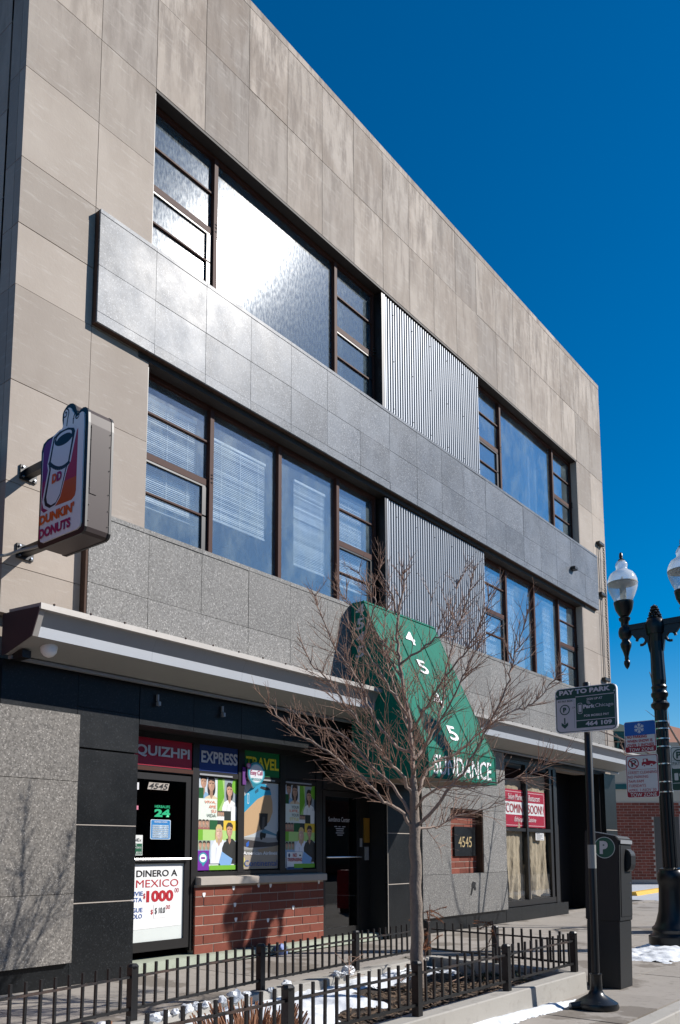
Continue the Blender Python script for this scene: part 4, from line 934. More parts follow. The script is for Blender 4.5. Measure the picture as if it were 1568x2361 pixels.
# ------------------------------------------------------------------ planter with railings
def structure(o): o['kind'] = 'structure'; return o
pw = thing('planter_wall', 'low concrete planter wall along the kerb with a bevelled end', 'planter', (6, 3.55, 0))
MB().prism([(3.52, -.02), (3.53, .19), (3.54, .2), (3.70, .2), (3.705, .19), (3.705, -.02)], 'x', -3, 8.66).build('front_wall', 'curb', pw)
MB().prism([(5.0, -.02), (5.0, .165), (5.03, .175), (5.19, .175), (5.2, .165), (5.2, -.02)], 'x', -3, 4.8).build('back_kerb', 'curb', pw)
bk = MB()
for (xa, ya, xb, yb) in ((-3, 4.9, 4.108, 5.19), (4.108, 5.19, 5.709, 5.386), (5.709, 5.386, 7.256, 5.473), (7.256, 5.473, 8.86, 5.557)):
    pr = [(0, -.02), (0, .19), (.015, .2), (.15, .2), (.165, .19), (.165, -.02)]
    vs = [(xa, ya - .12 + p_[0], p_[1]) for p_ in pr] + [(xb, yb - .12 + p_[0], p_[1]) for p_ in pr]; m_ = len(pr)
    bk.add(vs, [tuple(range(m_)), tuple(range(m_, 2 * m_))] + [(i, (i + 1) % m_, m_ + (i + 1) % m_, m_ + i) for i in range(m_)])
bpy.data.objects.remove(bpy.data.objects['back_kerb'])
bk.build('back_kerb', 'curb', pw)
MB().add([(8.5, 3.705, -.02), (8.66, 3.705, -.02), (8.88, 5.43, -.02), (8.72, 5.43, -.02), (8.5, 3.705, .2), (8.66, 3.705, .2), (8.88, 5.43, .2), (8.72, 5.43, .2)], [(0, 1, 2, 3), (4, 5, 6, 7), (0, 1, 5, 4), (1, 2, 6, 5), (2, 3, 7, 6), (3, 0, 4, 7)]).build('end_wall', 'curb', pw)
from mathutils import noise as mn
def sheet(name, mat, x0, x1, y0, y1, nx, ny, fz_, keep=None):
    vs, idx, fs = [], {}, []
    for j in range(ny + 1):
        for i in range(nx + 1):
            x, y = x0 + (x1 - x0) * i / nx, y0 + (y1 - y0) * j / ny
            idx[i, j] = len(vs); vs.append((x, y, fz_(x, y)))
    for j in range(ny):
        for i in range(nx):
            x, y = x0 + (x1 - x0) * (i + .5) / nx, y0 + (y1 - y0) * (j + .5) / ny
            if keep is None or keep(x, y): fs.append((idx[i, j], idx[i + 1, j], idx[i + 1, j + 1], idx[i, j + 1]))
    used = sorted({k for f in fs for k in f}); re = {k: n for n, k in enumerate(used)}
    return MB().add([vs[k] for k in used], [tuple(re[k] for k in f) for f in fs]).build(name, mat, None, smooth=True)
def yback(x): return 4.78 + (x - 1.0) * .083 if x < 5.7 else 5.27 + (x - 5.7) * .055
N = lambda x, y, s, k=0: mn.noise(Vector((x * s, y * s, k)))
soilz = lambda x, y: .09 + .035 * N(x, y, 3) + .015 * N(x, y, 11)
structure(sheet('planting_soil', 'soil', -3, 8.6, 3.7, 5.45, 180, 30, soilz, lambda x, y: y < yback(x) + .12))
def snowmask(x, y):
    n = .5 * N(x, y, 1.6, 3) + .3 * N(x, y, 5, 8)
    v = (y - 4.15) * 1.1 - .12 + n
    if x > 6.35: v = (y - 4.72) * 1.3 - .2 + n - .15 * max(0, x - 7.6)
    if x < 4.6: v = .5 + n + (y - 4.1) * .4
    return v
sw_ = sheet('snow_patch', 'snow', 1.5, 8.5, 3.72, 5.45, 240, 64, lambda x, y: soilz(x, y) - .02 + max(0, min(.06, .12 * snowmask(x, y))), lambda x, y: snowmask(x, y) > 0 and y < yback(x) + .1); sw_['kind'] = 'stuff'
def mask2(x, y): return .055 + .02 * N(x, y, 4, 1) + .02 * N(x, y, 14, 2) + .035 * (1 if x < 7.6 else 0) - abs(y - (3.44 - .09 * (x - 7.3))) * .9 - max(0, x - 7.9) * .1
sheet('snow_ridge', 'snow', 4.5, 9.2, 3.1, 3.53, 240, 40, lambda x, y: max(-.002, .05 * min(1, mask2(x, y) * 14)), lambda x, y: mask2(x, y) > 0)['kind'] = 'stuff'
def mask3(x, y): return 1 - ((x - 12.6) / 1.15) ** 2 - ((y - 3.85) / .75) ** 2 + .5 * N(x, y, 3, 5) + .2 * N(x, y, 10, 6)
sheet('snow_pile', 'snow', 11.2, 14.2, 2.9, 4.9, 90, 70, lambda x, y: max(0.002, .09 * min(1, mask3(x, y)) + .03 * N(x, y, 9, 4)), lambda x, y: mask3(x, y) > 0)['kind'] = 'stuff'
# mulch chips
mc = MB(); rm = random.Random(2)
for k in range(5200):
    x, y = rm.uniform(4.2, 8.5), rm.uniform(3.72, 5.35)
    if snowmask(x, y) > .05 or y > yback(x): continue
    L, w_ = rm.uniform(.015, .045), rm.uniform(.005, .013); a = rm.uniform(0, 6.28); c, s = math.cos(a), math.sin(a); z = soilz(x, y) + .006; tz = rm.uniform(-.012, .012)
    mc.add([(x - c * L - s * w_, y - s * L + c * w_, z - tz), (x - c * L + s * w_, y - s * L - c * w_, z - tz + .004), (x + c * L + s * w_, y + s * L - c * w_, z + tz + .006), (x + c * L - s * w_, y + s * L + c * w_, z + tz)], [(0, 1, 2, 3)])
mc.build('mulch_chips', 'mulch', None, kind='stuff')
# cut-back shrubs
for (cx, cy, rr_, n_, lb) in ((4.55, 4.35, .3, 260, 'reddish cut-back shrub stubble behind the front railing'), (3.2, 4.45, .28, 90, 'sparse cut-back shrub stems at the bottom left of the planter')):
    sb = MB(); 
    for k in range(n_):
        a, r_ = rm.uniform(0, 6.28), rr_ * math.sqrt(rm.random()); x, y = cx + r_ * math.cos(a) * 1.25, cy + r_ * math.sin(a)
        h_ = rm.uniform(.1, .26); sb.tube([(x, y, .07), (x + math.cos(a) * h_ * .45 + rm.uniform(-.03, .03), y + math.sin(a) * h_ * .45 + rm.uniform(-.03, .03), .08 + h_)], [.007, .005], 4)
    o = thing('cut_shrub', lb, 'shrub', (cx, cy, .07)); sb.build('stems', 'stub', o, kind='stuff')
# fir boughs lying in the bed
def bough(name, mat, p0, d, L, n_, lb, droop=.3):
    o = thing('fir_bough', lb, 'fir branch', p0); b = MB(); stm = MB(); d = Vector(d).normalized(); p = Vector(p0); st = []
    for k in range(7): st.append(p.copy()); p = p + d * L / 6; d.z -= droop / 6; d.x += rm.uniform(-.08, .08); d.normalize()
    stm.tube(st, .005, 5); lines = [st]
    for k in range(11):
        i = rm.randint(1, 5); q = st[i].lerp(st[i + 1], rm.random()); ax = (st[i + 1] - st[i]).normalized(); side = Vector((rm.gauss(0, 1), rm.gauss(0, 1), rm.gauss(-.1, .4))).normalized(); dd = (ax * .5 + side).normalized(); ln = [q]
        for j in range(3): dd.z -= .12; q = q + dd.normalized() * rm.uniform(.05, .1); ln.append(q)
        stm.tube(ln, .003, 4); lines.append(ln)
    stm.build('stem', 'twig', o)
    for k in range(n_):
        ln = rm.choice(lines[1:] if rm.random() < .8 else lines); i = rm.randint(0, len(ln) - 2); q = ln[i].lerp(ln[i + 1], rm.random()); ax = (ln[i + 1] - ln[i]).normalized()
        side = Vector((rm.gauss(0, 1), rm.gauss(0, 1), rm.gauss(0, .6))).normalized(); e = q + (ax * .9 + side).normalized() * rm.uniform(.018, .04); s_ = ax.cross(side).normalized() * .003
        b.add([q - s_, q + s_, e], [(0, 1, 2)])
    b.build('needles', mat, o, kind='stuff')
bough('fir_bough', 'dryfir', (7.95, 5.05, .12), (.05, -.1, 1), .75, 1320, 'tall rust-brown dead fir branch by the back railing', .15)
bough('fir_bough', 'dryfir', (8.35, 4.3, .12), (.25, .3, 1), .6, 1040, 'rust-brown dead fir branch near the right end of the planter', .2)
bough('fir_bough', 'fir', (7.35, 4.95, .13), (1, .1, .25), .7, 1320, 'green fir bough lying on the snow behind the tree', .4)
bough('fir_bough', 'fir', (7.7, 4.55, .12), (1, -.25, .2), .7, 1320, 'green fir bough lying beside the mulch right of the tree', .4)
bough('fir_bough', 'fir', (8.0, 4.05, .12), (1, .1, .2), .55, 1120, 'small green fir bough in the right corner of the planter', .4)
bough('fir_bough', 'fir', (6.75, 5.15, .15), (.3, .2, .5), .3, 120, 'tuft of green fir standing against the back kerb', .1)
# ice lumps along the back kerb
ICEL = ('ice lump on the back kerb of the planter')
for k, (x, y, r_) in enumerate(((4.25, 5.05, .055), (4.38, 5.1, .05), (4.5, 5.12, .04), (4.62, 5.12, .065), (4.75, 5.16, .05), (4.86, 5.16, .045), (5.08, 5.2, .05), (5.25, 5.22, .075), (5.42, 5.25, .045), (5.75, 5.27, .035), (6.0, 5.3, .06), (3.55, 4.75, .11), (3.3, 4.72, .07), (7.0, 5.35, .09), (6.82, 5.36, .055), (6.9, 5.33, .04))):
    bm = bmesh.new(); bmesh.ops.create_icosphere(bm, subdivisions=3, radius=1.0)
    for v in bm.verts: v.co *= 1 + .55 * mn.noise(v.co * 1.5 + Vector((k * 3.1, 0, 0))); v.co = Vector((v.co.x * r_ * .85, v.co.y * r_ * .7, v.co.z * r_ * .6))
    me = bpy.data.meshes.new('ice_lump'); bm.to_mesh(me); bm.free(); me.materials.append(MT['ice'])
    o = link('ice_lump', me); o.location = (x, y, .195 + r_ * .4); tag(o, {11: 'largest rounded ice lump beside the bottom left shrub stems', 13: 'ice lump on the back kerb just left of the tree trunk', 7: 'biggest ice lump in the row on the back kerb behind the reddish stubble'}.get(k, 'dirty white ' + ICEL), 'ice', 'ice lumps on the planter kerb')
db = bpy.data.meshes.new('plastic_scrap'); bm = bmesh.new(); bmesh.ops.create_icosphere(bm, subdivisions=2, radius=.09)
for v in bm.verts: v.co *= 1 + .5 * mn.noise(v.co * 14)
bm.to_mesh(db); bm.free(); db.materials.append(simple('pale_blue_plastic', (.16, .22, .45))); o = link('plastic_scrap', db); o.location = (9.0, 8.05, .06); tag(o, 'crumpled pale blue plastic scrap at the foot of the brick apron', 'litter')

def railing(label, pts, zb, npk, group='planter railings', only=None):
    """posts at pts, two rails and pickets between them"""
    r = thing('iron_railing', label, 'railing', (pts[0][0], pts[0][1], zb), group)
    for i, (x, y) in enumerate(pts):
        if only and i not in only: continue
        b = MB().box(x - .03, x + .03, y - .03, y + .03, zb, zb + .385); b.lathe([(.043, .385), (.043, .395), (.03, .41)], (x, y, zb), 8)
        b.build('post', 'darkmetal', r)
    me = None
    for (xa, ya), (xb, yb) in zip(pts[:-1], pts[1:]):
        d = Vector((xb - xa, yb - ya, 0)); L = d.length; d.normalize(); a = math.atan2(d.y, d.x); nrm = Vector((-d.y, d.x, 0)) * .013
        for z, m, hh in ((zb + .315, 'rustrail', .008), (zb + .085, 'darkmetal', .01)):
            p0, p1 = Vector((xa, ya, z)) + d * .03, Vector((xb, yb, z)) - d * .03
            q = [p0 - nrm, p1 - nrm, p1 + nrm, p0 + nrm]; up_ = Vector((0, 0, hh))
            MB().add([v - up_ for v in q] + [v + up_ for v in q], [(0, 1, 2, 3), (4, 5, 6, 7), (0, 1, 5, 4), (1, 2, 6, 5), (2, 3, 7, 6), (3, 0, 4, 7)]).build('rail', m, r)
        k = npk
        for i in range(1, k):
            c = Vector((xa, ya, 0)).lerp(Vector((xb, yb, 0)), i / k)
            piece('picket', 'darkmetal', r, c.x - .009, c.x + .009, c.y - .009, c.y + .009, zb + .07, zb + .4, rot=(rp.uniform(-.012, .012), rp.uniform(-.012, .012), a))
    return r
railing('black iron railing on the front planter wall', [(1.1, 3.6), (2.6, 3.605), (4.1, 3.61), (5.59, 3.61), (7.084, 3.62), (8.61, 3.63)], .2, 12)
railing('black iron railing along the back of the planter beside the walk', [(1.0, 4.79), (2.55, 4.97), (4.108, 5.158), (5.709, 5.356), (7.256, 5.443), (8.8, 5.527)], .2, 13)
railing('black iron railing across the right end of the planter', [(8.8, 5.49), (8.71, 4.58), (8.61, 3.67)], .2, 8, only=(1,))

# ------------------------------------------------------------------ street tree
LIMBS = {
'leader': [ (7.20,4.65,1.59), (7.20,4.65,1.85), (7.20,4.65,2.15), (7.22,4.68,2.45), (7.21,4.72,2.86), (7.20,4.77,3.20), (7.19,4.81,3.45), (7.20,4.84,3.71), (7.24,4.84,3.96), (7.27,4.80,4.19), (7.28,4.78,4.41) ],
'L1': [ (7.19,4.66,1.65), (7.02,4.71,1.86), (6.84,4.77,1.93), (6.66,4.83,2.10), (6.51,4.94,2.23), (6.36,5.04,2.36), (6.21,5.14,2.47), (6.07,5.24,2.60), (5.97,5.36,2.69), (5.89,5.46,2.89) ],
'L2': [ (7.18,4.67,1.79), (7.15,4.87,2.09), (7.12,5.06,2.26), (7.10,5.25,2.46), (7.07,5.44,2.66), (7.03,5.65,2.76), (6.98,5.86,2.82), (6.91,6.02,2.96) ],
'L3': [ (7.19,4.66,1.99), (6.94,4.65,2.21), (6.68,4.65,2.34), (6.41,4.67,2.57), (6.19,4.69,2.73), (6.03,4.73,2.90), (5.88,4.76,3.04), (5.77,4.82,3.13), (5.65,4.88,3.37) ],
'L4': [ (7.22,4.67,2.43), (7.24,4.92,2.55), (7.22,5.10,2.76), (7.23,5.24,3.01), (7.22,5.33,3.23), (7.17,5.48,3.46), (7.08,5.58,3.66), (7.03,5.64,3.86), (6.97,5.71,4.06), (6.95,5.74,4.26) ],
'L5': [ (7.21,4.71,2.80), (6.99,4.74,3.00), (6.82,4.79,3.22), (6.67,4.83,3.40), (6.60,4.83,3.55), (6.64,4.70,3.88), (6.59,4.76,4.02), (6.52,4.85,4.22) ],
'R1': [ (7.21,4.64,1.67), (7.20,4.41,1.86), (7.22,4.23,2.07), (7.23,4.06,2.25), (7.28,3.93,2.50), (7.31,3.81,2.74), (7.34,3.69,2.96), (7.39,3.63,3.20), (7.45,3.56,3.49), (7.50,3.50,3.79) ],
'R2': [ (7.22,4.66,2.37), (7.35,4.63,2.50), (7.51,4.58,2.72), (7.64,4.58,2.95), (7.72,4.57,3.25), (7.80,4.54,3.61), (7.88,4.46,3.94), (7.95,4.37,4.25), (7.98,4.33,4.54) ],
'R3': [ (7.21,4.64,1.97), (7.40,4.64,2.22), (7.62,4.61,2.38), (7.83,4.51,2.47), (8.04,4.41,2.66), (8.24,4.33,2.82), (8.49,4.19,2.97), (8.65,4.07,3.04), (8.82,3.93,3.23), (9.00,3.80,3.45) ],
'R4': [ (7.21,4.64,1.65), (7.39,4.58,1.68), (7.55,4.53,1.71), (7.73,4.47,1.80), (7.94,4.31,1.86), (8.16,4.12,1.99) ],
'R5': [ (7.21,4.64,1.85), (7.03,4.39,1.99), (6.89,4.08,2.04), (6.88,3.78,2.04), (6.91,3.50,2.07), (6.99,3.25,2.13), (7.04,3.11,2.25) ],
'R6': [ (7.22,4.69,2.66), (7.10,4.46,2.82), (7.00,4.26,3.00), (6.95,4.01,3.21), (6.96,3.84,3.40), (6.96,3.68,3.68), (7.00,3.64,3.85) ],
'F1': [ (7.20,4.65,2.21), (6.95,4.40,2.39), (6.81,4.18,2.57), (6.72,3.97,2.72), (6.68,3.79,2.97), (6.69,3.69,3.16), (6.71,3.60,3.35) ],
'B1': [ (7.21,4.68,2.57), (7.44,4.90,2.85), (7.59,5.12,3.17), (7.70,5.30,3.53), (7.76,5.39,3.87), (7.82,5.40,4.28) ],
'C2': [ (7.19,4.80,3.37), (7.22,4.62,3.47), (7.27,4.41,3.59), (7.30,4.29,3.70), (7.31,4.20,3.94), (7.33,4.18,4.19) ],
'M1': [ (7.22,4.86,3.93), (7.17,4.85,4.09), (7.11,4.91,4.24), (7.06,4.97,4.43) ],
'C3': [ (7.20,4.77,3.20), (7.16,4.85,3.37), (7.14,4.96,3.57), (7.11,5.07,3.78), (6.93,5.29,4.10), (6.86,5.37,4.27) ],
}
tree = thing('street_tree', 'bare young street tree growing in the fenced planter', 'tree', (7.21, 4.65, .06))
rt = random.Random(21)
tp, tr_ = [], []
for i in range(23):
    z = .05 + i * .096; tp.append((7.215 + .008 * math.sin(i * 1.1) - .001 * i, 4.65 + .006 * math.cos(i * 1.7), z))
    tr_.append(.066 + .03 * max(0, 1 - i / 3) ** 2 - .0007 * i + .003 * math.sin(i * 2.3) - (.0 if z < 1.7 else .012 * (z - 1.7) / .4))
MB().tube(tp, tr_, 14).build('trunk', 'bark', tree, smooth=True)
twig = MB()
def smoothline(pts, sub=4):
    P = [Vector(p) for p in pts]; o = []
    for i in range(len(P) - 1):
        p0, p1, p2, p3 = P[max(i - 1, 0)], P[i], P[i + 1], P[min(i + 2, len(P) - 1)]
        for k in range(sub):
            t = k / sub; o.append(.5 * ((2 * p1) + (p2 - p0) * t + (2 * p0 - 5 * p1 + 4 * p2 - p3) * t * t + (3 * p1 - p0 - 3 * p2 + p3) * t ** 3))
    o.append(P[-1]); return o
CEN = Vector((7.2, 4.65, 2.0))
def shoot(p, d, L, r, lev):
    n = max(3, int(L / .07)); q = [p.copy()]; dd = d.normalized()
    for k in range(n):
        dd = (dd + Vector((rt.gauss(0, .06), rt.gauss(0, .06), rt.gauss(.035, .05)))).normalized(); p = p + dd * L / n; q.append(p.copy())
    twig.tube(q, [r * (1 - .65 * k / n) for k in range(n + 1)], 4 if lev > 1 else 5, cap=False)
    for k in range(1, n + 1):      # buds and spurs
        if rt.random() < .6:
            ax = (q[k] - q[k - 1]).normalized(); s = ax.orthogonal().normalized(); s.rotate(Matrix.Rotation(rt.uniform(0, 6.28), 3, ax)); e = q[k] + (ax * .6 + s).normalized() * rt.uniform(.012, .035); w_ = ax.cross(s) * .0025
            twig.add([q[k] - w_, q[k] + w_, e], [(0, 1, 2)])
    if lev < 2:
        m = int(L * 9)
        for k in range(m):
            i = rt.randint(1, n - 1) if n > 2 else 1; ax = (q[i + 1] - q[i]).normalized() if i < n else dd
            s = ax.orthogonal().normalized(); s.rotate(Matrix.Rotation(rt.uniform(0, 6.28), 3, ax))
            outw = (q[i] - CEN).normalized()
            shoot(q[i], (ax * .9 + s * .75 + outw * .25 + Vector((0, 0, .15))), L * rt.uniform(.3, .65), r * .62, lev + 1)
for nm, pl in LIMBS.items():
    q = smoothline(pl); n = len(q)
    for k in range(1, n - 1): q[k] += Vector((rt.gauss(0, .008), rt.gauss(0, .008), rt.gauss(0, .008)))
    thick = .032 if nm == 'leader' else .0165 if nm in ('L1', 'L2', 'L3', 'R1', 'R3', 'L4', 'R2') else .012
    q_r = [thick * (1 - .85 * (k / (n - 1)) ** .8) + .0025 for k in range(n)]
    MB().tube(q, q_r, 8).build('limb', 'limb', tree, smooth=True)
    tot = sum((b - a).length for a, b in zip(q[:-1], q[1:])); cnt = int(tot * 24)
    for c in range(cnt):
        k = min(n - 2, int(n * (.14 + .86 * rt.random()))); ax = (q[k + 1] - q[k]).normalized(); s = ax.orthogonal().normalized(); s.rotate(Matrix.Rotation(rt.uniform(0, 6.28), 3, ax))
        outw = q[k] - CEN; outw = outw.normalized() if outw.length > .2 else Vector((0, 0, 0)); rest = 1 - k / n
        shoot(q[k], ax * .6 + s * .8 + outw * .3 + Vector((0, 0, .25)), rt.uniform(.16, .46) * (.6 + .9 * rest), .0043, 1)
twig.build('twigs', 'twig', tree, kind='stuff')

# ------------------------------------------------------------------ street lamp
LX, LY = 13.04, 3.95
lamp = thing('street_lamp', 'black cast iron twin globe street lamp on a fluted post', 'street lamp', (LX, LY, 0))
def lz(pr, nm, mat='lamp', c=(LX, LY, 0), n=28, fl=0.0, par=None): return MB().lathe(pr, c, n, fl).build(nm, mat, par or lamp, smooth=fl == 0)
lz([(.36, 0), (.36, .2), (.33, .215), (.3, .25), (.3, .28), (.31, .3), (.3, .33), (.27, .35), (.24, .42), (.205, .55), (.19, .7), (.183, .85), (.18, .93), (.19, .98), (.2, 1.03), (.195, 1.1), (.175, 1.14), (.165, 1.155), (.17, 1.175), (.13, 1.19)], 'base')
lz([(.105, 1.18), (.098, 2.2), (.09, 3.55)], 'shaft', n=32, fl=.07)
lz([(.09, 3.54), (.095, 3.56), (.13, 3.6), (.135, 3.64), (.1, 3.68), (.1, 3.73), (.12, 3.76), (.125, 3.8), (.105, 3.83), (.105, 3.87), (.115, 3.9), (.1, 3.93)], 'collar')
lz([(.1, 3.92), (.108, 4.0), (.1, 4.35), (.1, 4.6), (.115, 4.72), (.13, 4.8)], 'neck', n=24, fl=.05)
hub = MB().lathe([(.13, 4.72), (.14, 4.8), (.15, 4.88), (.12, 4.95), (.09, 4.97)], (LX, LY, 0), 20)
for k in range(5):
    for j in range(7): hub.lathe([(.0, -.03), (.022, -.015), (.03, 0), (.022, .015), (.0, .03)], (LX + (.085 - .014 * k) * math.cos(j * .9 + k * .45), LY + (.085 - .014 * k) * math.sin(j * .9 + k * .45), 4.98 + k * .042), 6)
hub.lathe([(.03, 5.1), (.025, 5.17), (.0, 5.2)], (LX, LY, 0), 8)
hub.build('pineapple_finial', 'lamp', lamp, smooth=True)
arm = MB(); arm.box(LX - .05, LX + .05, LY - .46, LY + .46, 4.84, 4.93)
for s in (-1, 1):
    arm.prism([(LY + s * y, z) for y, z in ((.1, 4.45), (.13, 4.62), (.2, 4.72), (.3, 4.7), (.36, 4.78), (.4, 4.84), (.1, 4.84))], 'x', LX - .03, LX + .03)
    sc = [(LX, LY + s * (.22 + .07 * math.cos(a)), 4.66 + .07 * math.sin(a)) for a in [k * .5 for k in range(11)]]; arm.tube(sc, .022, 6)
arm.build('arm', 'lamp', lamp)
for s in (-1, 1):
    c = (LX, LY + s * .46, 0)
    lz([(.0, 4.24), (.03, 4.28), (.047, 4.33), (.045, 4.37), (.028, 4.39), (.034, 4.41), (.03, 4.44), (.05, 4.52), (.08, 4.6), (.085, 4.65), (.06, 4.69), (.06, 4.72), (.08, 4.74), (.1, 4.78), (.105, 4.84), (.09, 4.9), (.06, 4.93), (.06, 5.0), (.085, 5.03), (.09, 5.06), (.06, 5.08), (.09, 5.12), (.13, 5.2), (.145, 5.28), (.15, 5.3), (.15, 5.325), (.14, 5.33)], 'fitter', c=c)
    g = lz([(.125, 5.325), (.165, 5.4), (.205, 5.5), (.222, 5.56), (.226, 5.62), (.222, 5.68), (.2, 5.74), (.17, 5.79), (.13, 5.815), (.095, 5.84), (.082, 5.87), (.09, 5.91), (.088, 5.945), (.06, 5.985), (.035, 6.005)], 'globe', 'globe', c, 40, .012)
    for p_ in g.data.polygons: p_.use_smooth = True
    lz([(.2275, 5.612), (.229, 5.62), (.2275, 5.632)], 'seam_band', 'sill', c, 40, par=g)
    lz([(.04, 5.36), (.05, 5.4), (.05, 5.55), (.02, 5.57), (.025, 5.7), (.0, 5.75)], 'bulb', 'soffit', c, 12, par=g)
    lz([(.045, 6.0), (.05, 6.01), (.025, 6.03), (.022, 6.04), (.03, 6.05), (.026, 6.11), (.012, 6.13)], 'finial', 'lamp', c, 12)
for z in (2.3, 2.45, 2.72, 2.98, 3.1, 3.25, 3.36):
    lz([(.104, z), (.106, z), (.106, z + .018), (.104, z + .018)], 'clamp_band', 'steel', n=20)
lamp.matrix_world = Matrix.Translation((LX, LY, 0)) @ Matrix.Rotation(R(-.6), 4, Vector((.772, .635, 0)))

def plate(x, y0, y1, z0, z1, rad, mat, par, nm='plate', th=.004, g=0.0):
    """rounded sheet facing -x"""
    pts = []
    for cy, cz, t in ((y1 - rad, z1 - rad, 0), (y0 + rad, z1 - rad, 90), (y0 + rad, z0 + rad, 180), (y1 - rad, z0 + rad, 270)):
        pts += [(cy + rad * math.cos(R(t + 22.5 * i)), cz + rad * math.sin(R(t + 22.5 * i))) for i in range(5)]
    return MB().prism(pts, 'x', x, x + th).build(nm, mat, par)
GX = LX - .1
# snow parking sign
t = thing('parking_sign', 'blue snowflake no parking sign strapped high on the lamp post', 'sign', (GX, 4.3, 2.93), 'street signs strapped to the lamp post')
plate(GX, 4.04, 4.515, 2.92, 3.4, .035, 'white', t)
p = Print((GX - .0005, 4.515, 2.92), SX, FU, .475, .48); p.rrect(.015, .015, .985, .985, .06, (.3, .012, .03)); p.rect(.035, .19, .965, .6, (.62, .62, .64)); p.rect(.015, .55, .985, .9, (.0, .1, .42)); p.rrect(.015, .56, .985, .985, .06, (.0, .1, .42))
for k in range(6):
    a = R(60 * k + 90); c0 = (.48, .775); q = lambda r_, da=0: (c0[0] + r_ * math.cos(a + da), c0[1] + r_ * math.sin(a + da)); p.stroke([c0, q(.165)], .012, (.6, .62, .66))
    for r_ in (.09, .125): p.stroke([q(r_ - .02), q(r_ + .025, .35)], .01, (.6, .62, .66)); p.stroke([q(r_ - .02), q(r_ + .025, -.35)], .01, (.6, .62, .66))
p.ell(.48, .775, .045, .045, (.6, .62, .66)); p.ell(.48, .775, .018, .018, (.0, .1, .42)); p.build('print', t)
for b_, yl, w, z, h in (('NO PARKING', 4.475, .3, 3.14, .045), ('WHEN SNOW IS', 4.475, .38, 3.075, .045), ('OVER 2 INCHES', 4.475, .4, 3.012, .045)): text(b_, (GX - .004, yl, z), SX, FU, w, h, 'inkred', t, bold=.025)
text('TOW ZONE', (GX - .004, 4.45, 2.938), SX, FU, .37, .052, 'white', t)
t = thing('parking_sign', 'street cleaning TOW ZONE sign with a red sweeper below the snowflake sign', 'sign', (GX, 4.3, 2.24), 'street signs strapped to the lamp post')
plate(GX, 4.03, 4.515, 2.235, 2.885, .03, 'white', t)
p = Print((GX - .0005, 4.515, 2.235), SX, FU, .485, .65); RDs = (.3, .012, .03); GW = (.62, .62, .64)
p.rrect(.012, .01, .988, .99, .06, RDs); p.rrect(.035, .13, .965, .972, .05, GW); p.ell(.24, .8, .175, .13, RDs, 28); p.ell(.24, .8, .14, .104, GW, 28)
p.stroke([(.205, .725), (.205, .875)], .03, (.02, .02, .02)); p.ell(.25, .838, .085, .042, (.02, .02, .02)); p.ell(.24, .838, .045, .02, GW); p.stroke([(.125, .87), (.355, .73)], .02, RDs)
p.poly([(.5, .74), (.86, .74), (.96, .79), (.9, .83), (.74, .85), (.7, .85), (.69, .9), (.54, .9), (.54, .83), (.5, .81)], RDs); p.poly([(.565, .83), (.64, .83), (.64, .885), (.565, .885)], GW); p.ell(.585, .735, .05, .037, GW); p.ell(.8, .735, .055, .041, GW); p.ell(.585, .735, .025, .018, RDs); p.ell(.8, .735, .025, .018, RDs); p.rect(.07, .652, .93, .66, RDs); p.build('print', t)
for i, (b_, w) in enumerate((('STREET CLEANING', .43), ('NO PARKING', .3), ('7AM-9AM', .23), ('TUESDAYS', .26), ('APRIL 1-NOV 30', .41))): text(b_, (GX - .004, 4.483, 2.595 - i * .067), SX, FU, w, .042, 'inkred', t)
text('TOW ZONE', (GX - .004, 4.46, 2.25), SX, FU, .39, .055, 'white', t)
br = MB()
t3 = thing('parking_sign', 'green and white pay at pay box sign on the far side of the lamp post', 'sign', (GX, 3.6, 2.3), 'street signs strapped to the lamp post')
plate(GX, 3.3, 3.85, 2.31, 2.97, .035, 'white', t3)
p = Print((GX - .0005, 3.85, 2.31), SX, FU, .55, .66); p.rrect(.015, .015, .985, .985, .06, (.01, .06, .045)); p.rrect(.03, .5, .97, .97, .05, (.55, .57, .55)); p.ell(.22, .8, .16, .14, (.01, .06, .045), 24); p.ell(.22, .8, .13, .113, (.55, .57, .55), 24); p.rect(.4, .78, .96, .8, (.01, .06, .045)); p.rect(.04, .69, .96, .695, (.01, .06, .045)); p.rect(.04, .17, .96, .185, (.5, .55, .52)); p.rrect(.08, .24, .18, .4, .02, (.55, .57, .55)); p.build('print', t3)
text('P', (GX - .004, 3.765, 2.79), SX, FU, .075, .1, 'inkgreen', t3, bold=.03); text('PAY AT PAY BOX', (GX - .004, 3.82, 2.69), SX, FU, .48, .05, 'inkgreen', t3); text('ParkChicago', (GX - .004, 3.73, 2.51), SX, FU, .38, .055, 'white', t3); text('464 109', (GX - .004, 3.72, 2.335), SX, FU, .36, .07, 'white', t3); text('FOR MOBILE PAY', (GX - .004, 3.7, 2.45), SX, FU, .3, .025, 'white', t3)

